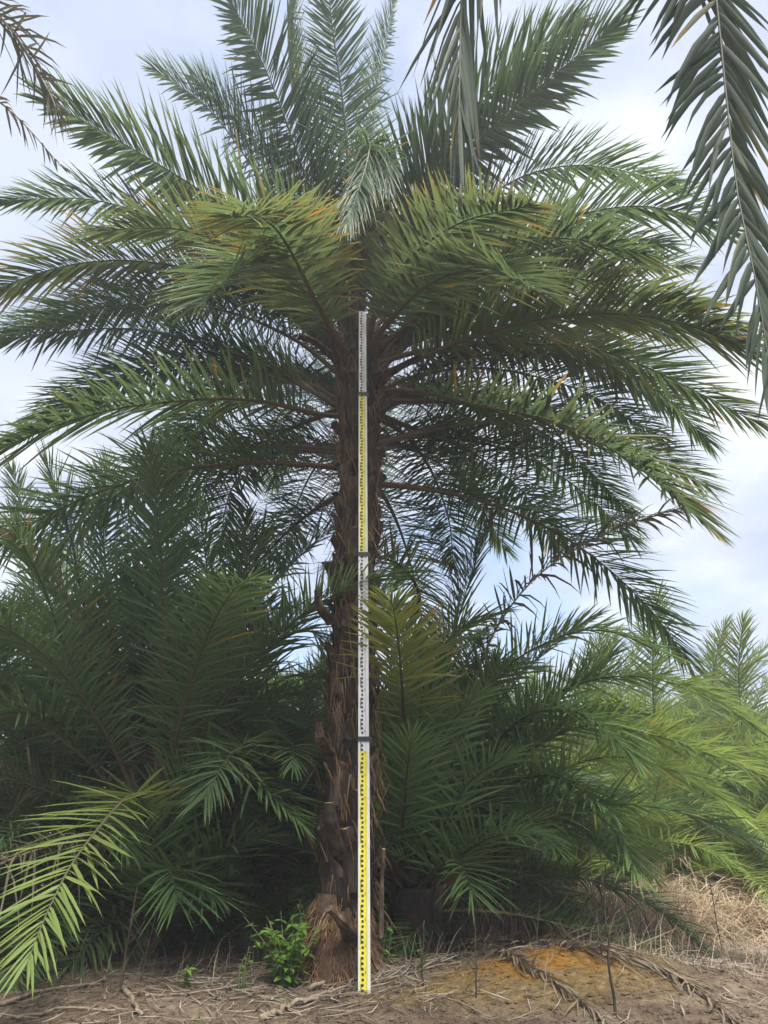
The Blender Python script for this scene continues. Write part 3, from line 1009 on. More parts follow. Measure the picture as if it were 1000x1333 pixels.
# left cluster
LP1 = pix(185, 1215, 4.75)
left1 = low_palm(LP1[0], LP1[1], 0.62, 40, 'dark bushy palm with upright fronds on the left, its trunk in deep shade', 1.02, 21, tr=0.11, skip=(-110, 30, 45), llen=0.46, wid=0.0165, space=0.0165, color=(0.9, 0.95, 0.95))


def extra(palm, paths, Yb, mat=None, rmat=None, color=(1, 1, 1), seed=0, **kw):
    for i, (path, L, near, o) in enumerate(paths):
        o = dict(o)
        Yt = o.pop('Yt', None)
        P = path3(path, L, o.pop('Yb', Yb), near, o.pop('bend', 1.25), Yt=Yt)
        add_frond(palm, P, o.pop('mat', mat), o.pop('rmat', rmat), o.pop('col', color), o.pop('single', False), o.pop('label', None), seed=seed + i, **{**kw, **o})


extra(left1, [
    ([(182, 985), (185, 850), (205, 700), (222, 570)], 2.3, True, dict(Yt=4.3)),
    ([(178, 985), (140, 880), (110, 790), (90, 690), (60, 600)], 2.4, True, dict(Yt=4.1)),
    ([(178, 985), (125, 930), (80, 830), (55, 760), (20, 690)], 2.3, True, dict(Yt=3.7, mat=LEAF, yel=0.2)),
    ([(190, 985), (250, 880), (300, 780), (345, 690)], 2.3, True, dict(Yt=4.3)),
    ([(190, 985), (270, 930), (330, 860), (395, 820), (430, 850)], 2.0, True, dict(Yt=4.3)),
    ([(175, 990), (110, 960), (50, 930), (-30, 930)], 1.8, True, dict(Yt=3.8)),
    ([(192, 1000), (250, 1000), (320, 1010), (390, 1070)], 1.8, True, dict(Yt=4.2)),
    ([(180, 980), (150, 830), (135, 700), (140, 600)], 2.3, False, dict(Yt=5.4)),
    ([(178, 990), (140, 900), (95, 800), (60, 735), (15, 690)], 2.2, True, dict(Yt=3.75, mat=LEAF_DRY, rmat=RACHIS_DRY, keep=0.5, wob=0.4, droop=0.7, llen=0.26, alpha=0.6, label='dead pale frond with shrivelled leaflets')),
    ([(185, 980), (250, 880), (270, 760), (255, 640)], 2.3, True, dict(Yt=4.5)),
    ([(170, 1000), (110, 900), (50, 820), (-20, 790)], 2.2, True, dict(Yt=4.3)),
    ([(195, 1010), (270, 960), (340, 930), (410, 960)], 2.0, False, dict(Yt=4.9)),
    ([(190, 1210), (205, 1120), (222, 1060), (250, 1000)], 1.2, True, dict(Yt=4.35)),
    ([(200, 1210), (245, 1150), (285, 1110), (340, 1090)], 1.2, True, dict(Yt=4.4)),
    ([(185, 1215), (190, 1150), (185, 1100), (165, 1060)], 1.0, True, dict(Yt=4.2)),
    ([(195, 1215), (225, 1170), (250, 1150), (285, 1170)], 0.9, True, dict(Yt=4.35)),
    ([(190, 1215), (212, 1160), (220, 1130), (232, 1175)], 0.9, True, dict(Yt=4.2)),
], 4.72, LEAF, RACHIS_DARK, (1.25, 1.32, 1.15), 500, llen=0.46, wid=0.0165, space=0.0165, pet=0.16)
extra(left1, [
    ([(190, 1085), (190, 1050), (168, 1036), (105, 1108), (66, 1178), (36, 1252)], 1.9, True,
     dict(Yt=3.25, bend=0.55, mat=LEAF_FRESH_LIT, single=True, label='sunlit yellow green frond arching down to the ground', col=(1.3, 1.25, 1.15))),  # raised tint puts sunlight into the frond's colour
], 4.68, LEAF_FRESH_LIT, RACHIS, (1, 1, 1), 540, llen=0.40, wid=0.021, space=0.028, pet=0.14, plume=0.35, droop=0.10)
low_palm(-2.75, 5.6, 0.6, 38, 'dark palm at the left edge behind the sunlit yellow green frond', 1.05, 22, llen=0.46, wid=0.0165, space=0.0165, color=(1.0, 1.0, 0.95))
low_palm(-0.95, 6.3, 0.5, 38, 'shaded palm in the gap between the left palm and the tall trunk', 1.05, 23, llen=0.46, wid=0.0165, space=0.0165)
low_palm(-3.3, 7.4, 1.5, 26, 'taller palm rising behind the left palms, seen through their fronds', 1.1, 24, llen=0.46, wid=0.0165, space=0.0165)
low_palm(-1.9, 8.8, 1.2, 24, 'sunlit palm far behind the left palms, glowing through the gaps', 1.1, 25, kind='fresh', mat=LEAF_FRESH_LIT, boots=False, llen=0.46, wid=0.019, space=0.020)
low_palm(-0.3, 9.4, 0.7, 24, 'bright yellow green palm behind the tall trunk', 1.05, 26, kind='fresh', mat=LEAF_FRESH_LIT, boots=False, llen=0.46, wid=0.019, space=0.020)
low_palm(-1.85, 6.0, 0.4, 34, 'low dark palm close behind the bushy left palm', 0.9, 28, llen=0.46, wid=0.0165, space=0.0165)
low_palm(-0.55, 7.6, 0.3, 30, 'low yellow green palm behind the dry grass left of the tall trunk', 0.9, 29, kind='fresh', mat=LEAF_FRESH_LIT, boots=False, llen=0.46, wid=0.0165, space=0.0165)
low_palm(-4.6, 7.0, 0.5, 28, 'far left low palm showing under the fronds of the left palms', 1.0, 30, llen=0.46, wid=0.0165, space=0.0165, boots=False)
low_palm(-4.6, 5.0, 1.0, 22, 'palm beyond the left edge, only its frond ends reaching in', 1.0, 27, llen=0.46, wid=0.0165, space=0.0165, boots=False)

# right of the trunk
RP1 = pix(545, 1195, 4.95)
right1 = low_palm(RP1[0], RP1[1], 0.35, 22, 'young dark palm close to the right of the tall trunk with fronds crossing the staff', 0.86, 31, azr=(-10, 190), els=(80, 62, 45), llen=0.44, wid=0.0165, space=0.0165, color=(0.95, 1.0, 0.95))
extra(right1, [
    ([(535, 1080), (528, 960), (520, 850), (512, 790), (508, 782)], 2.2, True, dict(Yt=3.45, mat=LEAF_FRESH_LIT, yel=0.45, col=(0.9, 0.9, 0.85), pet=0.3)),
    ([(540, 1080), (515, 980), (510, 880), (508, 800)], 1.7, False, dict(Yt=4.9)),
    ([(545, 1090), (575, 900), (610, 760), (650, 655)], 2.3, False, dict(Yt=5.0, col=(0.8, 0.85, 0.9))),
    ([(550, 1100), (600, 950), (640, 830), (705, 745), (800, 690), (905, 655)], 2.9, True, dict(Yt=4.6, mat=LEAF_WILT, rmat=RACHIS_DRY, droop=0.55, wob=0.35, llen=0.34, space=0.024, label='withered brownish frond reaching out to the right', wid=0.020, col=(0.8, 0.75, 0.75))),
    ([(550, 1100), (590, 990), (640, 890), (700, 842), (780, 820), (880, 855)], 2.2, True, dict(Yt=4.2, llen=0.34, yel=0.2, keep=0.75)),
    ([(545, 1100), (545, 1000), (560, 900), (585, 830), (640, 800)], 1.8, True, dict(Yt=4.2)),
    ([(535, 1120), (530, 1020), (545, 950), (550, 905)], 1.3, True, dict(Yt=4.2)),
    ([(530, 1130), (505, 1080), (495, 1000), (500, 930)], 1.2, True, dict(Yt=4.35)),
    ([(540, 1130), (545, 1040), (575, 960), (620, 905)], 1.4, True, dict(Yt=4.25)),
    ([(545, 1140), (575, 1080), (610, 1020), (660, 985)], 1.3, True, dict(Yt=4.3)),
    ([(550, 1150), (590, 1120), (640, 1090), (690, 1085)], 1.2, True, dict(Yt=4.35)),
    ([(540, 1150), (525, 1100), (528, 1030), (535, 960)], 1.2, True, dict(Yt=4.1)),
    ([(545, 1160), (570, 1130), (600, 1125), (615, 1165)], 0.9, True, dict(Yt=4.35)),
    ([(535, 1150), (510, 1120), (500, 1070), (505, 1010)], 1.0, True, dict(Yt=4.4)),
    ([(540, 800), (545, 770), (520, 735), (480, 725), (440, 735)], 1.2, True, dict(Yt=4.9, Yb=5.4, mat=LEAF_FRESH_LIT, yel=0.8)),
], 4.9, LEAF, RACHIS_DARK, (1.55, 1.6, 1.3), 600, llen=0.42, wid=0.0165, space=0.0150, pet=0.17)  # raised tint lightens fronds that stand in shade
RP2 = pix(640, 1150, 5.7)
right2 = low_palm(RP2[0], RP2[1], 0.40, 26, 'broad dark palm right of centre with long fronds sweeping towards the right edge', 0.8, 32, azr=(40, 240), color=(1.2, 1.25, 1.1), llen=0.46, wid=0.0165, space=0.0165)  # tint raised to make up for shade from neighbouring palms
extra(right2, [
    ([(620, 1060), (680, 985), (760, 945), (850, 957), (925, 982), (1020, 1020)], 2.5, True, dict(Yt=4.3, llen=0.48, mat=LEAF_FRESH_LIT, col=(0.85, 0.95, 0.95))),  # lighter leaf colour stands in for sun on the sweeping fronds
    ([(620, 1060), (660, 960), (730, 900), (820, 880), (920, 905), (1000, 960)], 2.6, True, dict(Yt=4.8, llen=0.46, mat=LEAF_FRESH_LIT, col=(0.8, 0.92, 0.9))),
    ([(620, 1070), (680, 1040), (740, 1040), (800, 1080), (830, 1140)], 1.7, True, dict(Yt=4.7)),
    ([(620, 1070), (640, 980), (690, 930), (760, 930), (830, 990)], 1.8, True, dict(Yt=4.5)),
    ([(610, 1070), (590, 1000), (600, 930), (640, 880), (690, 870)], 1.8, True, dict(Yt=4.6)),
    ([(620, 1080), (650, 1030), (700, 1010), (740, 1020), (800, 1060)], 1.4, True, dict(Yt=4.6)),
    ([(630, 1090), (690, 1060), (740, 1065), (790, 1110)], 1.4, True, dict(Yt=4.9)),
    ([(620, 1060), (670, 960), (740, 900), (800, 850)], 2.0, True, dict(Yt=5.2)),
    ([(620, 1080), (640, 1050), (690, 1055), (720, 1100)], 1.2, True, dict(Yt=4.8)),
    ([(640, 1080), (720, 1010), (800, 985), (890, 1010), (960, 1060)], 2.3, True, dict(Yt=4.9, mat=LEAF_FRESH_LIT)),
    ([(620, 1070), (600, 990), (610, 920), (650, 860)], 1.8, True, dict(Yt=4.9)),
], 5.6, LEAF, RACHIS_DARK, (1.7, 1.75, 1.4), 650, llen=0.44, wid=0.0175, space=0.0150, pet=0.18)  # shaded fronds lightened by their tint

# lighter palms further back on the right
BACK = [
    (2.35, 7.8, 0.15, 20, 0.66, 'bright little palm at the near edge of the dry tan grass', 9, (1.15, 1.15, 0.9)),
    (3.45, 7.9, 0.15, 20, 0.72, 'bright low palm behind the dry grass close to the right edge', 10, (1.1, 1.15, 0.9)),
    (3.2, 9.4, 0.7, 24, 1.05, 'full pale palm between the skyline palms and the small yellow green one', 11, (1.05, 1.1, 0.95)),
    (2.0, 9.2, 0.6, 24, 1.0, 'pale palm under the lowest dip of the right skyline', 12, (1.05, 1.1, 0.95)),
    (4.9, 12.2, 1.2, 22, 1.1, 'hazy palm second from the right edge on the skyline', 13, (1, 1.05, 1)),
    (2.75, 7.7, 0.15, 22, 0.75, 'small bright yellow green palm standing above the dry grass', 0, (1.15, 1.15, 0.9)),
    (1.75, 7.9, 0.20, 18, 0.75, 'low pale palm between the broad dark palm and the dry grass', 0, (1.05, 1.1, 0.95)),
    (3.9, 8.6, 0.50, 24, 0.95, 'pale green palm at the right edge behind the dry grass', 0, (1, 1.05, 1)),
    (2.7, 10.2, 0.90, 26, 1.0, 'hazy palm whose feathery tip rises highest on the right skyline', 1, (1, 1.05, 1)),
    (4.4, 10.8, 0.95, 26, 1.0, 'hazy palm on the right skyline close to the picture edge', 2, (1, 1.05, 1)),
    (1.3, 10.6, 0.55, 24, 1.0, 'hazy palm filling the gap left of the right skyline', 3, (1.05, 1.05, 0.9)),
    (5.8, 9.6, 0.8, 22, 1.0, 'pale palm just beyond the right edge with frond ends reaching in', 4, (1, 1.05, 1)),
    (3.5, 13.4, 1.2, 22, 1.05, 'distant palm behind the skyline palms on the right', 5, (1, 1.05, 1.05)),
    (5.6, 14.0, 1.3, 22, 1.05, 'most distant palm near the right edge', 6, (1, 1.05, 1.05)),
    (0.4, 13.0, 0.9, 20, 1.05, 'distant palm glimpsed right of the tall trunk between dark fronds', 7, (1.05, 1.05, 0.9)),
    (2.0, 14.5, 1.2, 20, 1.05, 'distant palm in the dip of the skyline', 8, (1, 1.05, 1.05)),
]
for x, y, th, nf, s, lab, k, col in BACK:
    low_palm(x, y, th, nf, lab, s, 40 + k + int(x * 10), kind='fresh', mat=LEAF_FRESH_LIT, boots=False, color=col, llen=0.46, wid=0.019, space=0.020)

# ------------------------------------------------------------------ palms overhead and at the upper left
over = thing('date_palm', (1.9, -0.9, ground_z(1.9, -0.9, False)), 'nearby palm whose big dark frond hangs into the upper right corner', 'palm tree', PALMS)
OB = np.array(over.location)
link('trunk', trunk_mesh(4.9, 0.15, 0.12, seed=77, segs=16, rings=24), over)
oc = OB + np.array((0, 0, 4.85))
P = [oc, oc + np.array((-0.2, 0.7, 0.75)), pix(905, -160, 1.75), pix(930, -20, 1.9), pix(945, 120, 1.95), pix(960, 250, 1.95), pix(983, 360, 1.92), pix(1004, 490, 1.9)]
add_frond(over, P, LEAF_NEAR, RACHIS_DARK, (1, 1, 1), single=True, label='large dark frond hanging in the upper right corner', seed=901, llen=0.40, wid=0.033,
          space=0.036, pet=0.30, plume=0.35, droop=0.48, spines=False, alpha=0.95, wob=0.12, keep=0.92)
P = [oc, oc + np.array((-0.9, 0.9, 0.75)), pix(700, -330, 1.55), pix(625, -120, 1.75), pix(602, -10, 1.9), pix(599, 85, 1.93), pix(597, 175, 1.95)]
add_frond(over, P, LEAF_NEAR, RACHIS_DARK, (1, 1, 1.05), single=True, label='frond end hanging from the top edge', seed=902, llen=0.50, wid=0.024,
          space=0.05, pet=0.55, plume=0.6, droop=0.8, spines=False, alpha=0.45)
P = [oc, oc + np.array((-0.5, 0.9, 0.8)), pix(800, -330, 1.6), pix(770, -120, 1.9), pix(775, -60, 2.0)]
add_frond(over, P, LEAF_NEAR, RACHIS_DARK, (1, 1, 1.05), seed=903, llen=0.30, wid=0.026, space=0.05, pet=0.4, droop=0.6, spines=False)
for i in range(5):
    az = R(190 + 130 * i / 5 + 40)
    put_frond(over, 'tall', ELS[(i * 2) % 5], i % 2, az, (0, 0, 4.8), 1.0, 0, L=2.55, llen=0.48, wid=0.0195, space=0.0140, pet=0.13)

tl = thing('date_palm', (-2.9, 1.6, ground_z(-2.9, 1.6, False)), 'nearby palm off the left edge with withered grey brown fronds in the upper left corner', 'palm tree', PALMS)
TB = np.array(tl.location)
link('trunk', trunk_mesh(4.2, 0.15, 0.12, seed=78, segs=16, rings=24), tl)
tcn_ = TB + np.array((0, 0, 4.15))
for i, (pp, o) in enumerate([
    ([pix(-120, -120, 2.3), pix(-40, -10, 2.6), pix(20, 45, 2.7), pix(80, 150, 2.75)], dict(llen=0.32)),
    ([pix(-140, 30, 2.3), pix(-40, 105, 2.6), pix(20, 150, 2.7), pix(85, 222, 2.75)], dict(llen=0.13, keep=0.4)),
    ([pix(-160, 180, 2.4), pix(-80, 250, 2.6), pix(-20, 300, 2.6)], dict(llen=0.2)),
]):
    add_frond(tl, [tcn_, tcn_ + np.array((0.2, 0.3, 0.25))] + pp, LEAF_WILT, RACHIS_DRY, (0.85, 0.8, 0.85), seed=920 + i, wid=0.016, space=0.026, pet=0.35, droop=0.65, wob=0.6,
              spines=False, label='withered grey brown frond', **o)
for i in range(5):
    az = R(90 + 180 * i / 5)
    put_frond(tl, 'tall', ELS[(i * 2 + 1) % 5], i % 2, az, (0, 0, 4.1), 0.9, 0, L=2.55, llen=0.48, wid=0.0195, space=0.0140, pet=0.13)

# ------------------------------------------------------------------ fallen fronds, sticks
def ground_path(pp, lift=0.015):
    return [gpix(x, y) + np.array((0, 0, lift)) for x, y in pp]


def fallen(pp, label, seed, lift=0.02, **kw):
    P = ground_path(pp, lift)
    root = thing('fallen_frond', tuple(P[0]), label, 'palm frond', 'fallen dry fronds on the ground')
    P = np.array(P) - P[0]
    mb, V, T = frond(P, seed=seed, **{**dict(llen=0.20, wid=0.011, space=0.016, pet=0.08, plume=0.6, droop=0.12, spines=False, wob=0.9, alpha=0.38, rw=0.5, keep=0.8), **kw})
    # leaflets settle on the soil
    W = V + np.array(root.location)
    for k in range(len(W)):
        for j in range(13):
            gz = ground_z(W[k, j, 0], W[k, j, 1]) + 0.004
            if W[k, j, 2] < gz:
                V[k, j, 2] += gz - W[k, j, 2]
    link('stalk', mb.mesh('stalk', RACHIS_DRY), root)
    link('leaflets', leaflets_mesh(V, T, LEAF_DRY), root, kind='stuff')


fallen([(600, 1222), (655, 1243), (705, 1273), (745, 1300), (800, 1345)], 'dry grey frond lying over the front of the orange mound', 951)
fallen([(590, 1226), (660, 1233), (750, 1238), (835, 1255), (900, 1288), (960, 1340)], 'long bleached frond curving round the right side of the orange mound', 952, llen=0.30)
fallen([(640, 1190), (600, 1200), (560, 1215), (520, 1240)], 'short dry frond lying at the left foot of the orange mound', 953)
fallen([(270, 1200), (320, 1195), (380, 1188)], 'dark dry frond lying behind the leafy green weed', 954)
fallen([(960, 1215), (900, 1200), (820, 1192), (770, 1190)], 'thin dry frond lying on the bare sand at the right', 955, llen=0.16)


def stick(pp, r, label, name='fallen_stick', mat=None, lift=0.012, cat='stick', group='sticks lying on the soil', pts3=None):
    P = np.array(ground_path(pp, lift)) if pts3 is None else np.array(pts3)
    C, L = catmull(P, 9)
    C[1:-1] += rng.normal(0, r * 0.5, (7, 3))
    b = MB()
    b.tube(C - C[0], np.linspace(r, r * 0.55, 9), 6, (rng.random(), 0.2, 0))
    o = link(name, b.mesh(name, mat or WOOD), loc=tuple(C[0]))
    o['label'], o['category'] = label, cat
    if group:
        o['group'] = group
    return o


stick([(402, 1292), (430, 1278), (461, 1258)], 0.011, 'thick pale stick leaning towards the foot of the staff')
stick([(395, 1310), (425, 1298), (462, 1284)], 0.008, 'thin pale stick left of the staff foot, below the thick one')
stick([(340, 1330), (380, 1312), (415, 1304)], 0.013, 'broken thick stick lying in the lower left foreground near the weed')
stick([(485, 1282), (540, 1268), (600, 1256)], 0.006, 'straight thin twig right of the staff foot')
stick([(478, 1290), (510, 1283), (540, 1288)], 0.005, 'short crooked twig touching the staff foot on its right')
stick([(0, 1312), (60, 1292), (130, 1285)], 0.010, 'long grey stick at the lower left corner')
stick([(160, 1290), (172, 1308), (185, 1325)], 0.012, 'short pale stick pointing to the bottom edge at the left')
stick([(190, 1300), (250, 1296), (330, 1285)], 0.006, 'long thin twig in the left foreground')
stick([(270, 1192), (330, 1186), (390, 1183)], 0.014, 'dark branch lying behind the leafy green weed')
stick([(600, 1197), (650, 1185), (700, 1170)], 0.010, 'grey branch lying behind the orange mound')
stick([(830, 1190), (870, 1172), (900, 1160)], 0.008, 'dark branch on the sand in front of the tan grass')
stick([(20, 1330), (90, 1318), (150, 1320)], 0.007, 'thin twig along the bottom edge at the left')
stick([(560, 1300), (600, 1310), (640, 1330)], 0.004, 'fine pale twig on the near slope of the mound')

# standing dead stems
def stem(x, y0, y1, lean, r, label, side=0):
    a = gpix(x, y0)
    z1 = pix(x, y1, a[1])[2]
    a = a - np.array((0, 0, 0.03))
    P = [a, a + np.array((lean * 0.4, 0.01, (z1 - a[2]) * 0.5)), np.array((a[0] + lean, a[1] + 0.03, z1))]
    C, L = catmull(P, 12)
    C[1:] += np.cumsum(rng.normal(0, 0.003, (11, 3)), axis=0)
    b = MB()
    b.tube(C - C[0], np.linspace(r, r * 0.35, 12), 5, (rng.random(), 0.2, 0))
    for k in range(side):
        i = 4 + k % 7
        q = C[i] - C[0]
        ln = rng.uniform(0.05, 0.12)
        d = np.array((rng.choice((-1, 1)) * 0.6, rng.uniform(-.4, .4), 0.8))
        b.tube([q, q + d * ln * 0.5, q + d * ln + np.array((0, 0, 0.02))], [r * 0.45, r * 0.3, r * 0.15], 4, (rng.random(), 0.2, 0))
    o = link('dead_stem', b.mesh('dead_stem', STALK if r < 0.003 else DARKWOOD), loc=tuple(C[0]))
    o['label'], o['category'], o['group'] = label, 'dead stem', 'dead weed stems standing in front'


stem(803, 1325, 1130, 0.0, 0.0065, 'tall dark dead stem standing in front of the orange mound', 5)
stem(785, 1250, 1060, -0.02, 0.004, 'thin tall dead stem just left of the dark one on the mound', 3)
stem(620, 1300, 1190, 0.01, 0.004, 'short dead stem at the left end of the orange mound', 3)
stem(710, 1290, 1235, 0.005, 0.0025, 'fine pale stem on the orange soil')
stem(157, 1290, 1150, 0.015, 0.0085, 'black dead stem in front of the dark left palm', 2)
stem(550, 1285, 1200, 0.01, 0.005, 'dark dead stem right of the staff beside the low weed', 3)
stem(182, 1280, 1180, 0.02, 0.004, 'grey dead stem leaning right of the black one', 2)
stem(940, 1240, 1120, 0.01, 0.004, 'dead stem with side twigs by the right edge', 4)

# ------------------------------------------------------------------ leafy weeds
WL = []
for k in range(3):
    g = np.random.default_rng(300 + k)
    V, F = [], []
    for i, t in enumerate((0, 0.2, 0.45, 0.72, 1.0)):
        h = (0.05, 0.34, 0.42, 0.27, 0.0)[i] * 0.5
        z = -0.25 * t * t * (0.6 + 0.3 * k)
        if i < 4:
            V += [(t, -h, z + h * 0.35), (t, 0, z), (t, h, z + h * 0.35)]
        else:
            V.append((t, 0, z))
    WL.append(mesh_from('leaf', V, LF, WEED, [(g.random(), 0.1 + 0.2 * (i // 3) / 4, 0) for i in range(13)]))


def weed(x, y, h, nst, nleaf, lsz, label, seed, spread=0.5, group='green weeds growing on the soil'):
    g = np.random.default_rng(seed)
    p0 = gpix(x, y)
    w = thing('leafy_weed', tuple(p0 - np.array((0, 0, 0.01))), label, 'weed', group)
    b = MB()
    spots = []
    for s in range(nst):
        a = g.uniform(0, 2 * math.pi)
        hh = h * g.uniform(0.6, 1.0)
        d = np.array((math.cos(a), math.sin(a), 0)) * spread * hh * g.uniform(0.2, 1)
        st0 = np.array((g.uniform(-0.03, 0.03), g.uniform(-0.03, 0.03), -0.02))
        C, L = catmull([st0, st0 + d * 0.35 + np.array((0, 0, hh * 0.55)), st0 + d + np.array((0, 0, hh))], 8)
        b.tube(C, np.linspace(0.0035, 0.0012, 8), 4)
        for i in range(nleaf):
            t = 0.25 + 0.75 * (i + g.random()) / nleaf
            q = C[int(t * 7)] if t < 1 else C[-1]
            spots.append((q, g.uniform(0, 2 * math.pi), t))
    link('stem', b.mesh('stem', WEEDSTEM), w)
    for q, a, t in spots:
        s = lsz * g.uniform(0.55, 1.15)
        o = link('leaf', WL[g.integers(0, 3)], w, tuple(q), (g.uniform(-0.4, 0.4), g.uniform(-0.7, 0.25), a), (s, s, s))
        c = g.uniform(0.75, 1.25)
        o.color = (c, c * g.uniform(0.95, 1.05), c, 1)


weed(372, 1285, 0.33, 20, 15, 0.060, 'bushy bright green weed left of the palm foot', 61, 0.85)
weed(408, 1262, 0.34, 6, 11, 0.065, 'taller thin weed beside the red brown roots of the palm foot', 62, 0.35)
weed(383, 1240, 0.30, 5, 10, 0.06, 'pale weed behind the bushy green one', 63, 0.35)
weed(240, 1290, 0.15, 4, 6, 0.042, 'small low weed in the shade of the dark left palm', 64, 0.5)
weed(308, 1290, 0.20, 4, 5, 0.036, 'sparse thin weed midway between the left palm and the bushy weed', 65, 0.5)
weed(503, 1255, 0.24, 4, 7, 0.05, 'green weed close to the right side of the palm foot', 66, 0.4)
weed(556, 1262, 0.16, 3, 5, 0.042, 'little weed at the base of the young dark palm on the right', 67, 0.5)
weed(98, 1262, 0.14, 3, 6, 0.042, 'small weed below the tip of the sunlit frond', 68, 0.6)
weed(150, 1338, 0.05, 3, 4, 0.036, 'tiny green seedling at the bottom edge on the left', 69, 0.8)
weed(248, 1330, 0.06, 2, 4, 0.03, 'tiny seedling left of the broken thick stick', 70, 0.8)
weed(372, 1312, 0.08, 2, 5, 0.03, 'tiny seedling below the bushy green weed', 71, 0.6)

# ------------------------------------------------------------------ scrap of plastic
p0 = gpix(722, 1223)
V, F = [], []
for i in range(7):
    for j in range(6):
        x, y = (i / 6 - 0.5) * 0.085, (j / 5 - 0.5) * 0.06
        z = 0.012 + 0.022 * (1 - (2 * i / 6 - 1) ** 2) * (1 - (2 * j / 5 - 1) ** 2) + 0.012 * mnoise.noise(Vector((i * 0.9, j * 0.9, 2.0)))
        V.append((x, y, z))
for i in range(6):
    for j in range(5):
        F.append((i * 6 + j, (i + 1) * 6 + j, (i + 1) * 6 + j + 1, i * 6 + j + 1))
o = link('plastic_scrap', mesh_from('plastic_scrap', V, F, PLASTIC, smooth_=False), loc=(p0[0], p0[1], p0[2] - 0.004))
o['label'], o['category'] = 'crumpled scrap of whitish plastic behind the orange mound', 'plastic scrap'

# ------------------------------------------------------------------ ground cover nobody could count
def blades(name, mat, count, place, hmin, hmax, wid, bend, seed, leanr=0.25, tmin=0.0):
    g = np.random.default_rng(seed)
    V, F, T = [], [], []
    k = 0
    for i in range(count):
        x, y = place(g)
        z = ground_z(x, y)
        h = g.uniform(hmin, hmax)
        a = g.uniform(0, 2 * math.pi)
        d = np.array((math.cos(a), math.sin(a), 0))
        l0 = g.uniform(0, leanr)
        bd = bend * g.uniform(0.2, 1.4)
        s = np.array((math.sin(a + 0.6), -math.cos(a + 0.6), 0)) * wid * g.uniform(0.5, 1.2)
        p = np.array((x, y, z - 0.02))
        p1 = p + np.array((0, 0, h * 0.55)) + d * h * (l0 * 0.5 + bd * 0.2)
        p2 = p + np.array((0, 0, h * (1 - 0.45 * min(bd, 1.4)))) + d * h * (l0 + bd * 0.8)
        V += [p - s, p + s, p1 + s * 0.8, p1 - s * 0.8, p2]
        F += [(k, k + 1, k + 2, k + 3), (k + 3, k + 2, k + 4)]
        r = g.random()
        T += [(r, 0.1, 0), (r, 0.1, 0), (r, 0.4, 0), (r, 0.4, 0), (r, 0.9, 0)]
        k += 5
    return link(name, mesh_from(name, V, F, mat, np.array(T)), kind='stuff')


def clump(spots):
    def f(g):
        cx, cy, sx, sy = spots[g.integers(0, len(spots))]
        return g.normal(cx, sx), g.normal(cy, sy)
    return f


def tangle(name, mat, count, spots, hmax, lmin, lmax, wid, seed):
    """Flattened, arching dead blades heaped into low mounds."""
    g = np.random.default_rng(seed)
    V, F, T = [], [], []
    k = 0
    for i in range(count):
        cx, cy, sx, sy, hh = spots[g.integers(0, len(spots))]
        ox, oy = g.normal(0, 1, 2)
        x, y = cx + ox * sx, cy + oy * sy
        top = hmax * hh * math.exp(-0.5 * (ox * ox + oy * oy)) * g.random() ** 0.6
        a = g.uniform(0, 2 * math.pi)
        ln = g.uniform(lmin, lmax)
        el = g.uniform(-0.2, 1.0)
        w = wid * g.uniform(0.5, 1.4)
        r = g.random()
        p = np.array((x, y, ground_z(x, y) + top))
        for j in range(4):
            d = np.array((math.cos(a) * math.cos(el), math.sin(a) * math.cos(el), math.sin(el)))
            sd_ = np.array((-math.sin(a), math.cos(a), 0.3)) * w * (1 - 0.25 * j)
            V += [p - sd_, p + sd_]
            T += [(r, 0.1 + 0.2 * j, 0)] * 2
            p = p + d * ln / 3
            p[2] = max(p[2], ground_z(p[0], p[1]) + 0.003)
            el -= g.uniform(0.25, 0.75)
            a += g.normal(0, 0.3)
        for j in range(3):
            F.append((k + 2 * j, k + 2 * j + 1, k + 2 * j + 3, k + 2 * j + 2))
        k += 8
    return link(name, mesh_from(name, V, F, mat, np.array(T)), kind='stuff')


gq = np.random.default_rng(70)
tg = [(gq.uniform(0.95, 4.4), gq.uniform(5.7, 7.0), gq.uniform(0.12, 0.32), gq.uniform(0.10, 0.25), gq.uniform(0.5, 1.3)) for i in range(34)]
tangle('dry_grass', STRAW, 11000, tg, 0.30, 0.12, 0.50, 0.0032, 71)
tangle('dry_grass', STRAW, 2600, [(-0.75 + 0.12 * i, 5.3 + 0.15 * math.sin(i * 2.1), 0.12, 0.14, 0.7 + 0.3 * (i % 2)) for i in range(6)], 0.32, 0.10, 0.40, 0.003, 72)
tangle('dry_grass', STRAW, 1500, [(gq.uniform(0.3, 2.6), gq.uniform(4.6, 6.2), 0.2, 0.15, 0.5) for i in range(16)], 0.12, 0.08, 0.35, 0.0022, 77)
tl2 = [(gq.uniform(0.55, 1.75), gq.uniform(5.2, 6.0), 0.09, 0.09) for i in range(15)]


def band(x0, x1, y0, y1):
    return lambda g: (g.uniform(x0, x1), g.uniform(y0, y1))


blades('dead_stalks', STALK, 1500, clump(tl2), 0.10, 0.50, 0.0026, 0.30, 74, 0.45)
blades('dead_stalks', STALK, 420, band(0.35, 4.2, 4.75, 6.6), 0.05, 0.32, 0.0022, 0.5, 73, 0.6)
blades('dead_stalks', STALK, 420, band(-2.4, 0.35, 4.0, 5.2), 0.04, 0.28, 0.0020, 0.6, 75, 0.8)
blades('dead_stalks', STALK, 450, band(0.9, 2.4, 3.7, 4.8), 0.04, 0.30, 0.0016, 0.5, 76, 0.7)


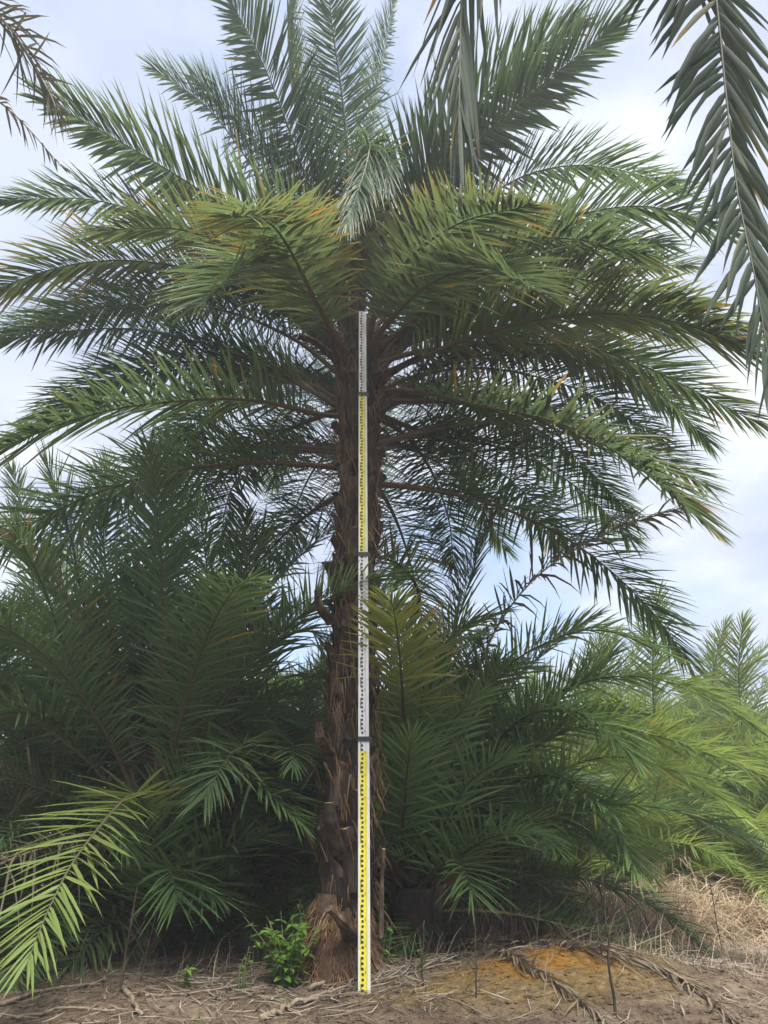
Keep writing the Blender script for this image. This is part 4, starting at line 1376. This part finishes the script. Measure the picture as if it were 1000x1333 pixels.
def litter(name, mat, count, place, lmin, lmax, wid, seed, curl=0.3):
    g = np.random.default_rng(seed)
    V, F, T = [], [], []
    k = 0
    for i in range(count):
        x, y = place(g)
        if ((x - 0.66) / 0.5) ** 2 + ((y - 3.8) / 0.4) ** 2 < 1 and g.random() < 0.85:
            continue
        ln = g.uniform(lmin, lmax)
        a = g.uniform(0, 2 * math.pi)
        w = wid * g.uniform(0.4, 1.3)
        r = g.random() ** 1.6
        c, s = math.cos(a), math.sin(a)
        cv = g.normal(0, 0.25)
        li = g.uniform(0.002, 0.02)
        tw = g.uniform(-0.6, 0.6)
        for t in (-0.5, 0.0, 0.5):
            px, py = x + c * ln * t - s * cv * ln * t * t, y + s * ln * t + c * cv * ln * t * t
            pz_ = ground_z(px, py) + li + abs(t) * ln * curl * g.uniform(0, 0.35)
            ww = w * (0.35 if abs(t) > 0.1 else 1)
            V += [(px - s * ww, py + c * ww, pz_ + ww * tw), (px + s * ww, py - c * ww, pz_ - ww * tw * 0.5)]
            T += [(r, 0.2, 0)] * 2
        F += [(k, k + 1, k + 3, k + 2), (k + 2, k + 3, k + 5, k + 4)]
        k += 6
    return link(name, mesh_from(name, V, F, mat, np.array(T)), kind='stuff')


litter('leaf_litter', LITTER, 3600, band(-2.6, 3.6, 3.1, 6.6), 0.02, 0.20, 0.0024, 81)
litter('leaf_litter', LITTER, 1500, lambda g: (g.normal(-0.2, 0.6), g.normal(4.1, 0.35)), 0.03, 0.22, 0.003, 82)
litter('leaf_litter', LITTER, 1700, lambda g: (0.95 + g.normal(0, 0.55), 4.55 + g.normal(0, 0.22)), 0.05, 0.24, 0.0045, 83, 0.5)
# crumbs of soil
g = np.random.default_rng(91)
mb = MB()
OV = np.array([(1, 0, 0), (-1, 0, 0), (0, 1, 0), (0, -1, 0), (0, 0, 1), (0, 0, -1)], float)
OF = [(0, 2, 4), (2, 1, 4), (1, 3, 4), (3, 0, 4), (2, 0, 5), (1, 2, 5), (3, 1, 5), (0, 3, 5)]
for i in range(14000):
    x, y = g.uniform(-2.4, 2.8), 3.1 + 2.0 * g.random() ** 1.5
    s = 0.0025 + 0.013 * g.random() ** 5
    mb.add(OV * s * g.uniform(0.6, 1.3, (6, 3)) + np.array((x, y, ground_z(x, y) + s * 0.2)), OF, (g.random(), 0, 0))
link('soil_crumbs', mb.mesh('soil_crumbs', SOIL, False), kind='stuff')

# ------------------------------------------------------------------ haze volume, added to imitate the veil of lens flare
HAZE_DENSITY = 0.0075
b = MB()
b.box((0, 10, 2.6), (90, 90, 8.6))
hz = link('haze', b.mesh('haze', [], False), kind='stuff')
hm, ht, hout = new_mat('haze')
pv = ht.nodes.new('ShaderNodeVolumePrincipled')
pv.inputs['Color'].default_value = (0.9, 0.93, 0.97, 1)
pv.inputs['Density'].default_value = HAZE_DENSITY
pv.inputs['Anisotropy'].default_value = 0.35
ht.links.new(pv.outputs[0], hout.inputs['Volume'])
hz.data.materials.append(hm)
